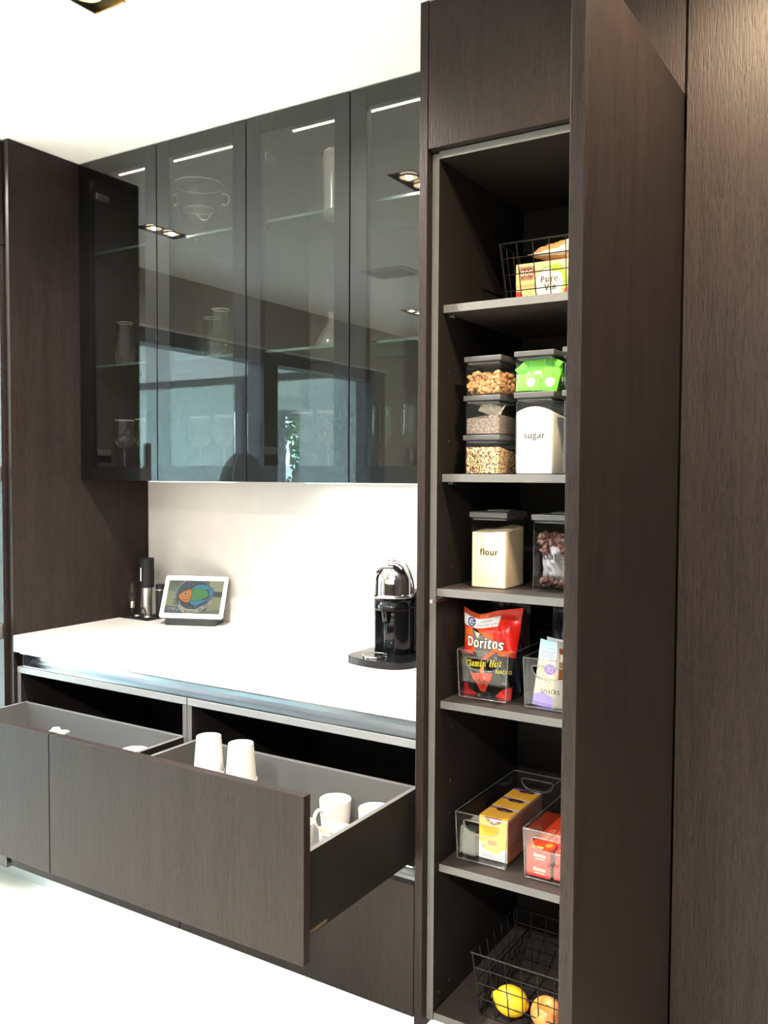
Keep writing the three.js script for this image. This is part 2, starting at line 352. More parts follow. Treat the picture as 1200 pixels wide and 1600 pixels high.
function baseCabinet(x0, x1, label) {
  const w = x1 - x0, t = thing('base_cabinet', label, 'cabinet', [x0, 0, 0]);
  part('side', bx(0.001, 0.018, 0.137, 0.80, 0.0, ZR), woodIn, t); part('side', bx(w - 0.018, w - 0.001, 0.137, 0.80, 0.0, ZR), woodIn, t);
  for (const x of [0.001, w - 0.018]) part('edge_strip', bx(x, x + 0.017, 0.137, 0.786, ZR, ZR + 0.001, 0.0004), std([0.10, 0.095, 0.095], 0.45), t);
  part('back', bx(0.018, w - 0.018, 0.155, 0.80, 0.0, 0.015), woodIn, t);
  part('bottom', bx(0.018, w - 0.018, 0.137, 0.155, 0.0, ZR), woodIn, t);
  part('front_rail', bx(0.002, w - 0.002, 0.787, 0.808, 0.50, ZR + 0.002, 0.001), std([0.20, 0.205, 0.21], 0.4), t);
  part('finger_channel', channelGeo(0.449, 0.497, 0.0185, w - 0.0185), alu, t, undefined, 'brushed aluminium finger-pull channel');
  part('lower_drawer', bx(0.0016, w - 0.0016, 0.1357, 0.4640, 0.6001, ZF, 0.001), wood, t, undefined, 'closed drawer front');
  const d = new THREE.Group(); d.name = 'open_drawer'; d.position.z = 0.4413; t.add(d);
  part('front_panel', bx(0.0016, w - 0.0016, 0.4714, 0.8173, 0.6001, ZF, 0.001), wood, d);
  const a = 0.030, b = w - 0.014, z0 = 0.135, z1 = 0.600, y0 = 0.515, y1 = 0.690;
  for (const [p, q, o] of [[a, a + 0.013, 1], [b - 0.013, b, -1]]) {
    const s = part('side_wall', bx(p, q, y0, y1, z0, z1, 0.001), darkDrawer, d);
    part('liner', bx(o > 0 ? q : p - 0.0006, o > 0 ? q + 0.0006 : p, y0 + 0.012, y1 - 0.0015, z0 + 0.013, z1, 0.0002), greyDrawer, s);
    part('top_edge', bx(p + 0.0004, q - 0.0004, y1, y1 + 0.0008, z0, z1, 0.0003), std([0.11, 0.108, 0.105], 0.45), s);
  }
  part('back_wall', bx(a, b, y0, y1, z0, z0 + 0.013, 0.001), greyDrawer, d);
  part('base_board', bx(a + 0.013, b - 0.013, y0 + 0.006, y0 + 0.018, z0 + 0.013, z1, 0.001), greyDrawer, d);
  part('runner', bx(b - 0.006, w - 0.0185, y0 - 0.012, y0 - 0.002, -0.05, 0.14, 0.002), steel, d);
  part('runner', bx(0.0185, a + 0.004, y0 - 0.012, y0 - 0.002, -0.05, 0.14, 0.002), steel, d);
  part('maker_mark', bx(b + 0.0001, b + 0.0004, y0 + 0.004, y0 + 0.012, z1 - 0.075, z1 - 0.008, 0.0001), std([0.09, 0.055, 0.03], 0.5), d);
  return t;
}
baseCabinet(X0, XD, 'left dark oak base cabinet, its open top drawer cut by the left picture edge');
baseCabinet(XD, -0.0005, 'right dark oak base cabinet with its open top drawer full of cups and mugs');

// ---------------------------------------------------------------- larder with the open door
{
  const t = thing('larder_cabinet', 'tall dark oak larder standing open, its shelves filled with food', 'cabinet');
  part('end_panel', bx(0, 0.0215, 0.112, HC - 0.001, 0, ZF), wood, t);
  part('side', bx(0.0222, XI, 0.13, HC - 0.004, 0.02, ZK), woodIn, t);
  part('side', bx(XQ, XQ + 0.018, 0.13, HC - 0.004, 0.02, ZK), woodIn, t);
  const eg = (n, g, p) => part(n, g, edging, p);
  eg('edge_strip', bx(0.0224, XI, 0.13, 2.21, ZK, ZK + 0.001, 0.0004), t); eg('edge_strip', bx(XQ, XQ + 0.018, 0.13, 2.21, ZK, ZK + 0.001, 0.0004), t);
  part('back', bx(XI, XQ, 0.13, HC - 0.01, ZB - 0.016, ZB), woodIn, t);
  part('top_board', bx(XI, XQ, 2.1975, 2.2155, ZB, ZK), woodIn, t); eg('edge_strip', bx(XI, XQ, 2.1977, 2.2153, ZK, ZK + 0.001, 0.0004), t);
  for (const [y, zf] of [[S1, 0.5747], [S2, 0.5747], [S3, ZK - 0.001], [S4, 0.5747], [S5, 0.5747], [S6, ZK - 0.001]]) {
    const s = part('shelf', bx(XI + 0.001, XQ - 0.001, y - 0.019, y, ZB, zf - 0.001), shelfTop, t);
    eg('edge_strip', bx(XI + 0.001, XQ - 0.001, y - 0.0188, y - 0.0002, zf - 0.001, zf, 0.0004), s);
    if (zf < 0.58) part('shelf_pin', bx(XI + 0.0005, XI + 0.014, y - 0.0255, y - 0.0192, 0.525, 0.545, 0.002), steel, s);
  }
  for (const [y, z] of [[1.234, 0.518], [0.985, 0.52], [0.834, 0.514], [0.187, 0.57], [0.19, 0.513], [1.707, 0.54], [1.62, 0.54], [1.54, 0.54], [0.70, 0.52], [0.62, 0.52]]) part('pin_hole', cyl(0.0025, 0.001, 10).rotateZ(Math.PI / 2).translate(XI + 0.0005, y, z), steel, t);
  const bp = part('push_latch', cyl(0.006, 0.05, 14).rotateX(Math.PI / 2).translate(0.052, 1.1625, 0.600), blackMatte, t);
  part('latch_tip', cyl(0.0045, 0.02, 14).rotateX(Math.PI / 2).translate(0.052, 1.1625, 0.634), steel, bp);
  part('upper_door', bx(0.0235, XH - 0.002, YT, HC - 0.004, ZF - 0.022, ZF), wood, t);
  const d = part('open_door', bx(XH - 0.0225, XH - 0.0005, 0.12, YT - 0.003, ZF + 0.003, 1.205), wood, t);
  for (const y of [0.35, 1.0, 1.65, 2.05]) part('hinge', bx(XH - 0.075, XH - 0.022, y - 0.02, y + 0.02, 0.575, 0.66, 0.004), steel, d);
}
{
  const t = thing('tall_cabinet', 'tall dark oak cabinet front at the right picture edge beside the open door', 'cabinet', [XH + 0.002, 0, 0]);
  part('carcass', bx(0.0, 1.2, 0.12, HC - 0.004, 0.02, 0.596), woodIn, t);
  part('door', bx(0.0005, 0.598, 0.12, HC - 0.004, 0.600, ZF), wood, t);
  part('door', bx(0.602, 1.2, 0.12, HC - 0.004, 0.600, ZF), wood, t);
}

// ---------------------------------------------------------------- ceiling fittings
{
  const gold = std([0.75, 0.45, 0.14], 0.25, { metalness: 1 });
  downlights().forEach(([x, z], i) => {
    const label = i === 1 ? 'square black recessed twin downlight with glowing lamps at the top picture edge' : i === 0 ? 'black recessed twin downlight mirrored in the left cabinet doors' : i === 2 ? 'recessed twin downlight in the ceiling beside the open larder door' : ['','','','recessed twin downlight by the right wall near the cabinets','recessed twin downlight by the porch doors behind the viewer','recessed twin downlight behind the viewer, second from the porch doors','recessed twin downlight behind the viewer, second from the right wall','recessed twin downlight behind the viewer by the right wall'][i];
    const t = thing('downlight', label, 'lamp', [x, HC, z]);
    const w = 0.052, d = 0.122, h = 0.07;
    part('housing_wall', bx(-w, -w + 0.002, -0.001, h, -d, d, 0.0005), blackMetal, t); part('housing_wall', bx(w - 0.002, w, -0.001, h, -d, d, 0.0005), gold, t);
    part('housing_wall', bx(-w, w, -0.001, h, -d, -d + 0.002, 0.0005), gold, t); part('housing_wall', bx(-w, w, -0.001, h, d - 0.002, d, 0.0005), blackMetal, t);
    part('housing_top', bx(-w, w, h, h + 0.004, -d, d, 0.0005), blackMetal, t);
    part('lamp_plate', bx(-w + 0.002, w - 0.002, 0.012, 0.014, -d + 0.002, d - 0.002, 0.0005), blackMetal, t);
    for (const s of [-0.052, 0.052]) {
      const l = part('lamp', lathe([[0.0, 0.006], [0.030, 0.006], [0.034, 0.0], [0.034, 0.012]], 32), glow([1, 0.80, 0.58], 9), t, [0, 0.002, s]);
      part('lamp_ring', new THREE.TorusGeometry(0.037, 0.0035, 8, 36).rotateX(Math.PI / 2), gold, l);
      const sp = new THREE.SpotLight(i === 2 ? new THREE.Color(1, 0.78, 0.52) : new THREE.Color(1, 0.935, 0.87), SPOT * [1, 1.2, 0.55, 0.4, 0.25, 0.5, 2.7, 1.0][i], 0, 86 * R, 1, 2);
      sp.position.set(x, HC + 0.006, z + s); sp.target.position.set(x, 0, z + s); sp.castShadow = true; sp.shadow.radius = 0.6;
      scene.add(sp, sp.target);
    }
  });
  const v = thing('air_vent', 'slatted ceiling air vent mirrored in the right cabinet door', 'vent', [-1.48, HC, 2.31]);
  for (const s of [-1, 1]) { part('frame_bar', bx(-0.135, 0.135, -0.008, -0.0005, s * 0.095 - 0.012, s * 0.095 + 0.012, 0.002), std([0.6, 0.6, 0.6], 0.5), v); part('frame_bar', bx(s * 0.125 - 0.012, s * 0.125 + 0.012, -0.008, -0.0005, -0.083, 0.083, 0.002), std([0.6, 0.6, 0.6], 0.5), v); }
  part('backing', bx(-0.113, 0.113, -0.002, -0.0005, -0.083, 0.083, 0.0005), blackMatte, v);
  const sl = bx(-0.112, 0.112, -0.0008, 0.0008, -0.008, 0.008, 0.0005).rotateX(0.7);
  for (let k = 0; k < 9; k++) part('slat', sl, std([0.45, 0.45, 0.45], 0.5), v, [0, -0.007, -0.072 + k * 0.018]);
}

// ---------------------------------------------------------------- hooded chair seen only in the cabinet glass
{
  const t = thing('hooded_chair', 'black leather hooded armchair mirrored at the bottom of the glass cabinet doors', 'chair', [-2.25, 0, 1.99], 0.5);
  const leather = phys({ color: [0.005, 0.005, 0.005], roughness: 0.45, specularIntensity: 0.35 }), seam = std([0.35, 0.33, 0.30], 0.7);
  const prof = []; for (let k = 0; k <= 24; k++) { const a = k / 24 * Math.PI * 0.5; prof.push([0.145 * Math.cos(a) ** 0.8 + 0.0001, 1.27 + 0.31 * Math.sin(a)]); }
  part('hood', lathe([[0.18, 0.38], [0.17, 0.75], [0.155, 1.1], ...prof], 40), leather, t);
  for (const p of [-0.75, 0.25, 0.95]) part('seam', tube(Array.from({ length: 14 }, (_, k) => { const a = k / 13 * 1.45, r = 0.145 * Math.cos(a) ** 0.8 + 0.002; return [r * Math.sin(p + Math.PI), 1.27 + 0.31 * Math.sin(a), r * Math.cos(p + Math.PI)]; }), 0.0022, 30, 6), seam, t);
  part('seat', lathe([[0, 0.36], [0.21, 0.36], [0.225, 0.38], [0.21, 0.40], [0, 0.40]], 36), leather, t);
  part('pedestal', lathe([[0, 0.02], [0.17, 0.02], [0.18, 0.0], [0.185, 0.012], [0.03, 0.03], [0.025, 0.36]], 32), chrome, t);
}
// ---------------------------------------------------------------- prints and packets
function print(name, w, h, texture, parent, pos, rot = [0, 0, 0], extra = {}) {
  const m = new THREE.MeshStandardMaterial({ map: texture, roughness: 0.5, ...extra });
  const p = part(name, new THREE.PlaneGeometry(w, h), m, parent, pos); p.rotation.set(...rot); return p;
}
const lettering = (text, font, color, w = 256, h = 96) => canvasTex(w, h, (g) => { g.clearRect(0, 0, w, h); g.fillStyle = color; g.font = font; g.textAlign = 'center'; g.textBaseline = 'middle'; g.fillText(text, w / 2, h / 2); });
const ell = (g, x, y, a, b, c, r = 0) => { g.fillStyle = c; g.beginPath(); g.ellipse(x, y, a, b, r, 0, 7); g.fill(); };
const poly = (g, pts, c) => { g.fillStyle = c; g.beginPath(); pts.forEach(([x, y], i) => (i ? g.lineTo(x, y) : g.moveTo(x, y))); g.closePath(); g.fill(); };
// a sealed bag: front and back sheets bulging between flat seals
function pillow(w, h, t, { crease = 0.1, pinch = 0.0, k = 0, nu = 26, nv = 34, seal = 0.06, taper = 0, topline = 0 } = {}) {
  const P = [], U = [], I = [];
  for (const s of [1, -1]) for (let j = 0; j <= nv; j++) for (let i = 0; i <= nu; i++) {
    const u = i / nu, v = j / nv, a = Math.sin(Math.PI * u) ** 0.6, b = Math.min(1, Math.max(0, Math.min(v, 1 - v) - seal * 0.6) / 0.22);
    const wr = crease * (fbm(u * 6 + k, v * 6 + 3 * s + k) - 0.5) * a + crease * 0.5 * (noise(u * 15 + v * 9 + k, v * 4) - 0.5) * Math.min(1, 4 * Math.min(v, 1 - v));
    const edge = 1 - pinch * Math.exp(-(((v - 0.9) / 0.1) ** 2)) - 0.03 * Math.sin(Math.PI * v);
    P.push((u - 0.5) * w * edge * (1 + taper * (v - 0.5)), (v - 0.5) * h + topline * h * smooth(Math.max(0, v - 0.6) / 0.4) * (Math.abs(u - 0.28) * 1.4 - 0.45 + 0.35 * Math.exp(-((u / 0.10) ** 2))) + 0.012 * h * crease * 10 * (noise(u * 3 + k, 7) - 0.5) * (v > 0.5 ? 1 : 0.3), s * t * 0.5 * a * smooth(b) + t * wr + 0.0004 * s);
    U.push(u, v);
  }
  const n = (nu + 1) * (nv + 1);
  for (let s = 0; s < 2; s++) for (let j = 0; j < nv; j++) for (let i = 0; i < nu; i++) {
    const a = s * n + j * (nu + 1) + i, b = a + 1, c = a + nu + 1, d = c + 1;
    s ? I.push(a, c, b, b, c, d) : I.push(a, b, c, b, d, c);
  }
  const at = (s, i, j) => s * n + j * (nu + 1) + i;
  for (let j = 0; j < nv; j++) { I.push(at(0, nu, j), at(1, nu, j), at(0, nu, j + 1), at(1, nu, j), at(1, nu, j + 1), at(0, nu, j + 1)); I.push(at(0, 0, j), at(0, 0, j + 1), at(1, 0, j), at(1, 0, j), at(0, 0, j + 1), at(1, 0, j + 1)); }
  for (let i = 0; i < nu; i++) { I.push(at(0, i, 0), at(1, i, 0), at(0, i + 1, 0), at(1, i, 0), at(1, i + 1, 0), at(0, i + 1, 0)); I.push(at(0, i, nv), at(0, i + 1, nv), at(1, i, nv), at(1, i, nv), at(0, i + 1, nv), at(1, i + 1, nv)); }
  const g = new THREE.BufferGeometry();
  g.setAttribute('position', new THREE.Float32BufferAttribute(P, 3)); g.setAttribute('uv', new THREE.Float32BufferAttribute(U, 2)); g.setIndex(I); g.computeVertexNormals();
  return g;
}
function lumps(n, place, size, flat = 0.7) {
  const out = [], m = new THREE.Matrix4(), q = new THREE.Quaternion(), e = new THREE.Euler();
  for (let k = 0; k < n; k++) {
    const g = new THREE.IcosahedronGeometry(1, 1), p = g.attributes.position;
    for (let i = 0; i < p.count; i++) { const f = 0.75 + 0.6 * noise(p.getX(i) * 2 + k, p.getY(i) * 2 + p.getZ(i) * 3 + k); p.setXYZ(i, p.getX(i) * f, p.getY(i) * f * flat, p.getZ(i) * f); }
    q.setFromEuler(e.set(rnd() * 6, rnd() * 6, rnd() * 6));
    const s = size * rr(0.7, 1.25);
    g.applyMatrix4(m.compose(new THREE.Vector3(...place(k)), q, new THREE.Vector3(s, s, s))); out.push(g);
  }
  const g = mergeGeometries(out); g.computeVertexNormals(); return g;
}

// ---------------------------------------------------------------- larder, top shelf: wire basket, sweetener box, bag
function wireBasket(name, label, x0, x1, y0, z0, z1, h) {
  const t = thing(name, label, 'basket'), r = 0.0013, tp = 0.016;   // walls lean outwards by tp
  const X = (x, f) => x + (x < (x0 + x1) / 2 ? 1 : -1) * tp * (1 - f), zb = z1 - tp, za = z0 + tp;
  const lv = [0.02, 0.27, 0.52, 0.77, 1];
  const rail = (a, b, thick) => part('wire', bar(a, b, thick), blackMetal, t);
  for (const f of lv) {
    const y = y0 + 0.002 + h * f, th = f === 1 ? 0.0022 : r, xa = x0 + tp * (1 - f), xb = x1 - tp * (1 - f), zf = z1 - tp * (1 - f), zz = z0 + tp * (1 - f);
    rail([xa, y, zf], [xb, y, zf], th); rail([xa, y, zz], [xb, y, zz], th); rail([xa, y, zz], [xa, y, zf], th); rail([xb, y, zz], [xb, y, zf], th);
  }
  const nx = Math.round((x1 - x0) / 0.0455), nz = Math.round((z1 - z0) / 0.0455);
  for (let i = 0; i <= nx; i++) { const f = (i + 0.12) / (nx + 0.24), xt = x0 + (x1 - x0) * f, xb = x0 + tp + (x1 - x0 - 2 * tp) * f; rail([xb, y0 + 0.002, zb], [xt, y0 + h, z1], r); rail([xb, y0 + 0.002, za], [xt, y0 + h, z0], r); rail([xb, y0 + 0.002, za], [xb, y0 + 0.002, zb], r); }
  for (let i = 0; i <= nz; i++) { const f = (i + 0.12) / (nz + 0.24), zt = z0 + (z1 - z0) * f, zl = za + (zb - za) * f; rail([x0 + tp, y0 + 0.002, zl], [x0, y0 + h, zt], r); rail([x1 - tp, y0 + 0.002, zl], [x1, y0 + h, zt], r); rail([x0 + tp, y0 + 0.002, zl], [x1 - tp, y0 + 0.002, zl], r); }
  return t;
}
wireBasket('wire_basket', 'black wire basket on the top larder shelf holding a sweetener box', 0.128, 0.428, S1, 0.20, 0.455, 0.155);
{
  const t = thing('sweetener_box', 'cream and yellow sweetener carton printed 800 in the upper wire basket', 'box', [0.252, S1 + 0.004, 0.345]);
  part('carton', bx(-0.093, 0.093, 0, 0.108, -0.075, 0.075, 0.002), std([0.78, 0.62, 0.34], 0.6), t);
  const tx = canvasTex(512, 300, (g, w, h) => {
    const gr = g.createLinearGradient(0, 0, 0, h); gr.addColorStop(0, '#ecd49c'); gr.addColorStop(0.5, '#e9c987'); gr.addColorStop(1, '#efdc9f'); g.fillStyle = gr; g.fillRect(0, 0, w, h);
    g.fillStyle = '#8a4a34'; g.fillRect(24, 20, 104, 92); g.strokeStyle = '#e9d3b0'; g.lineWidth = 3; g.strokeRect(31, 27, 90, 78);
    g.fillStyle = '#f4e6d2'; g.font = 'bold 52px sans-serif'; g.textAlign = 'center'; g.fillText('800', 76, 82); g.font = '12px sans-serif'; g.fillText('PACKETS', 76, 99);
    ell(g, 242, 156, 112, 122, '#8f9a54'); ell(g, 262, 140, 108, 112, '#a9c63c'); ell(g, 236, 152, 100, 108, '#f6efe4');
    poly(g, [[236, 40], [300, 20], [330, 60], [276, 84]], '#a9c63c');
    g.fillStyle = '#57504f'; g.font = 'bold 58px sans-serif'; g.fillText('Pure', 238, 140); g.fillText('Via', 246, 196); g.font = '15px sans-serif'; g.fillText('Stevia Sweetener', 240, 226);
    g.fillStyle = '#c9a06c'; g.font = '26px sans-serif'; g.fillText('zero', 420, 110);
    for (const [x, y, r, c] of [[14, 220, 34, '#cc2f33'], [10, 262, 30, '#283043'], [60, 286, 36, '#d8353b'], [112, 282, 30, '#c2252c'], [76, 234, 20, '#7d8aa0'], [372, 220, 34, '#d24a5a'], [416, 200, 38, '#e0566a'], [452, 168, 34, '#d93040'], [392, 262, 34, '#cb3a4a'], [470, 230, 34, '#eceff0'], [500, 176, 26, '#3d3f86'], [452, 276, 32, '#e8ecec'], [506, 260, 26, '#6d70a8']]) ell(g, x, y, r, r, c);
    for (const [x, y] of [[384, 184], [150, 268], [430, 250]]) ell(g, x, y, 24, 14, '#8fae3c', 0.5);
  });
  print('front_print', 0.184, 0.106, tx, t, [0, 0.054, 0.0754]);
}
{
  const tx = canvasTex(256, 256, (g, w, h) => {
    g.fillStyle = '#e6ddd0'; g.fillRect(0, 0, w, h);
    poly(g, [[0, 150], [256, 120], [256, 210], [0, 230]], '#c98e5c'); ell(g, 170, 165, 44, 36, '#a5633a'); ell(g, 70, 178, 34, 26, '#b4764a'); poly(g, [[120, 0], [150, 0], [150, 256], [120, 256]], '#e8c7b6');
    poly(g, [[0, 0], [50, 0], [30, 100], [0, 110]], '#8f9a78');
  });
  const t = tag(part('snack_bag', pillow(0.19, 0.12, 0.05, { crease: 0.25, k: 4 }).rotateX(-1.35), std(0xffffff, 0.45, { map: tx }), scene, [0.285, S1 + 0.143, 0.37]), 'white and tan bag lying on top of the sweetener carton', 'bag');
  t.rotation.set(0, 0.12, 0.03);
}

// ---------------------------------------------------------------- larder, clear canisters
function canister(label, x0, w, y0, h, z1, d, text, font, lid = 0.013, tall = false) {
  const t = thing('canister', label, 'canister', [x0 + w / 2, y0, z1 - d / 2]);
  part('clear_body', new RoundedBoxGeometry(w, h - lid, d, 3, 0.006).translate(0, (h - lid) / 2 + 0.0005, 0), clear, t);
  const l = part('lid', new RoundedBoxGeometry(w + 0.006, lid, d + 0.006, 3, 0.003).translate(0, h - lid / 2, 0), lidGrey, t);
  if (tall) part('lid_flap', new RoundedBoxGeometry(w * 0.62, 0.004, d * 0.5, 2, 0.0015).translate(w * 0.08, h + 0.002, -0.01), lidGrey, l);
  part('seal', new RoundedBoxGeometry(w - 0.008, 0.006, d - 0.008, 2, 0.0025).translate(0, h - lid - 0.0032, 0), phys({ color: [0.25, 0.26, 0.27], transmission: 0.85, thickness: 0, roughness: 0.3 }), l);
  if (text) print('lettering', w * 0.86, w * 0.86 * 0.375, lettering(text, font, '#120f0e'), t, [w * (text === 'sugar' || text === 'flour' ? 0.02 : 0), h * 0.47, d / 2 + 0.0006], [0, 0, 0], { transparent: true, roughness: 0.7 });
  return t;
}
function filling(name, label, cat, geo, mat, pos) { const m = part(name, geo, mat, scene, pos); tag(m, label, cat); m.userData.kind = 'stuff'; return m; }
const grains = (cols, sz, sd) => dataTex(256, 256, (i, j) => { const gx = i / sz, gy = j / sz, q = hash(Math.floor(gx + 0.6 * noise(gy * 1.3, sd)) + sd, Math.floor(gy + 0.6 * noise(gx * 1.3, sd + 4))); const c = cols[Math.floor(q * cols.length)], s = 0.82 + 0.36 * hash(i, j + sd); return c.map((v) => Math.min(255, v * s)); });
// the heap's top is domed or sloped
function heap(w, h, d, top) {
  const g = new THREE.BoxGeometry(w, h, d, 14, 8, 14), p = g.attributes.position, rad = 0.006;
  for (let i = 0; i < p.count; i++) {
    const u = p.getX(i) / w + 0.5, v = p.getZ(i) / d + 0.5, f = p.getY(i) / h + 0.5;
    p.setY(i, h * f * 1 + f * top(u, v));
    const cx = Math.max(0, Math.abs(p.getX(i)) - w / 2 + rad), cz = Math.max(0, Math.abs(p.getZ(i)) - d / 2 + rad), r = Math.hypot(cx, cz);
    if (r > rad) { p.setX(i, p.getX(i) - Math.sign(p.getX(i)) * cx * (1 - rad / r)); p.setZ(i, p.getZ(i) - Math.sign(p.getZ(i)) * cz * (1 - rad / r)); }
  }
  g.computeVertexNormals(); return metreUV(g);
}
const CF = '44px serif';
canister('clear square canister of walnut pieces, topmost of the left stack on the second shelf', 0.087, 0.092, S2 + 0.187, 0.092, 0.548, 0.105, 'nuts', CF);
filling('walnut_pieces', 'chopped walnut pieces filling the top canister of the left stack', 'nuts', lumps(900, () => [rr(-0.0395, 0.0395), rr(0.004, 0.052), rr(-0.045, 0.046)], 0.0055), std([0.46, 0.24, 0.10], 0.7), [0.133, S2 + 0.188, 0.4955]);
canister('clear square canister of grey seeds, middle of the left stack on the second shelf', 0.086, 0.092, S2 + 0.0935, 0.093, 0.548, 0.105, 'seeds', CF);
const seedTex = grains([[120, 106, 98], [92, 80, 74], [148, 134, 124], [70, 60, 56]], 4, 11); seedTex.repeat.set(10, 10);
filling('chia_seeds', 'fine grey seeds filling half of the middle canister in the left stack', 'seeds', heap(0.087, 0.037, 0.1, (u, v) => 0.008 * u - 0.006 * (1 - v)), std(0xffffff, 0.7, { map: seedTex }), [0.132, S2 + 0.0955, 0.4955]);
tag(part('folded_packet', pillow(0.06, 0.035, 0.016, { crease: 0.5, k: 9, nu: 14, nv: 14 }), std([0.42, 0.38, 0.30], 0.5), scene, [0.142, S2 + 0.158, 0.515]), 'small folded beige packet lying on the grey seeds', 'packet').rotation.set(-0.4, 0.1, -0.3);
canister('clear square canister of mixed quinoa, bottom of the left stack on the second shelf', 0.086, 0.092, S2 + 0.0005, 0.0925, 0.548, 0.105, 'quinoa', CF);
const quinoaTex = grains([[214, 180, 128], [190, 150, 100], [60, 40, 34], [226, 200, 154], [110, 60, 44], [200, 170, 120], [40, 28, 24]], 5.5, 5); quinoaTex.repeat.set(9, 9);
filling('quinoa_grains', 'speckled tan quinoa filling the bottom canister of the left stack', 'grain', heap(0.087, 0.058, 0.1, (u, v) => 0.004 - 0.012 * (1 - v) * u), std(0xffffff, 0.75, { map: quinoaTex }), [0.132, S2 + 0.002, 0.4955]);
canister('clear square canister of green sachets standing on the sugar canister', 0.222, 0.092, S2 + 0.1885, 0.092, 0.562, 0.11, '', CF);
{
  const tx = canvasTex(128, 192, (g, w, h) => {
    g.fillStyle = '#52a81a'; g.fillRect(0, 0, w, h); ell(g, 64, 120, 34, 34, '#f3f5ee'); g.fillStyle = '#3b3b38'; g.font = 'bold 20px sans-serif'; g.textAlign = 'center'; g.fillText('PURE', 64, 116); g.fillText('VIA', 64, 138); ell(g, 92, 92, 10, 7, '#e58b3d', 0.6);
    g.fillStyle = '#4f9c1c'; g.fillRect(14, 40, 100, 4); g.fillRect(24, 52, 80, 4);
  });
  const geo = pillow(0.040, 0.058, 0.003, { crease: 0.12, k: 2, nu: 10, nv: 12 }), mat = std(0xffffff, 0.5, { map: tx });
  const list = [[-0.018, 0.021, 0.046, -0.15, 0.0, 1.5708, 'lying sideways at the canister front left'], [0.002, 0.044, 0.038, -0.10, 0.05, 0.04, 'standing upright in the middle of the canister front'], [0.027, 0.050, 0.030, -0.10, 0.15, -0.50, 'leaning right, tallest of all in the canister'], [-0.024, 0.044, 0.028, -0.1, 0.1, 0.7, 'leaning left behind the front ones'], [0.034, 0.027, 0.040, -0.1, 0.3, -0.2, 'standing low at the front right corner'], [-0.010, 0.036, 0.016, -0.1, -0.1, 0.35, 'half hidden in the second row'], [0.037, 0.036, 0.010, 0, 1.35, -0.2, 'pressed against the right canister wall'], [0.035, 0.034, -0.020, 0, 1.5, 0.3, 'at the back of the right canister wall'], [0.0, 0.034, -0.012, -0.2, 0.1, 0.2, 'deep inside the canister centre']];
  list.forEach(([x, y, z, rx, ry, rz, where], i) => {
    const m = part('sweetener_sachet', geo, mat, scene, [0.268 + x, S2 + 0.1885 + y, 0.507 + z]); m.name = numbered('sweetener_sachet'); m.rotation.set(rx, ry, rz);
    tag(m, 'bright green sweetener sachet ' + where, 'sachet', 'green sachets in the canister');
  });
}
canister('tall clear canister of white sugar under the green sachets', 0.2225, 0.092, S2 + 0.0005, 0.187, 0.562, 0.11, 'sugar', 'bold 62px sans-serif', 0.014);
filling('white_sugar', 'white sugar with a domed top filling the tall canister', 'sugar', heap(0.088, 0.140, 0.105, (u, v) => 0.012 * Math.sin(Math.PI * u) - 0.012 * (1 - v)), std([0.80, 0.76, 0.70], 0.8), [0.2685, S2 + 0.002, 0.507]);
canister('clear canister half hidden by the open door, right of the sugar', 0.338, 0.092, S2 + 0.1885, 0.095, 0.562, 0.11, '', CF);
canister('tall clear canister behind the open door right of the sugar canister', 0.338, 0.092, S2 + 0.0005, 0.187, 0.562, 0.11, '', CF, 0.014);
canister('tall clear canister of flour on the third shelf', 0.096, 0.094, S3 + 0.001, 0.182, 0.530, 0.115, 'flour', 'bold 64px sans-serif', 0.014, true);
filling('flour', 'cream coloured flour with an uneven top in the third shelf canister', 'flour', heap(0.090, 0.134, 0.111, (u, v) => 0.012 * Math.exp(-(((u - 0.75) / 0.3) ** 2)) * (1 - v) + 0.004 * noise(u * 5, v * 5) - 0.004 * v), std([0.74, 0.60, 0.42], 0.85), [0.143, S3 + 0.0025, 0.4725]);
canister('tall clear canister of dates cut by the open door on the third shelf', 0.258, 0.112, S3 + 0.001, 0.180, 0.536, 0.115, 'dates', 'bold 58px sans-serif', 0.014, true);
filling('dried_dates', 'brown dried dates in crumpled plastic in the third shelf canister', 'dates', mergeGeometries([lumps(110, (k) => [rr(-0.046, 0.045), rr(0.076, 0.128), rr(-0.042, 0.044)], 0.0115, 0.6), lumps(50, () => [rr(-0.046, 0.045), rr(0.014, 0.034), rr(-0.042, 0.044)], 0.0105, 0.6)]), std([0.085, 0.038, 0.030], 0.35), [0.314, S3 + 0.002, 0.478]);
tag(part('plastic_wrap', pillow(0.106, 0.118, 0.090, { crease: 0.26, k: 21, nu: 30, nv: 30 }), phys({ color: [0.50, 0.49, 0.51], roughness: 0.22, transmission: 0.55, thickness: 0, ior: 1.5 }), scene, [0.314, S3 + 0.068, 0.478]), 'crumpled clear plastic wrap around the dates', 'wrap');

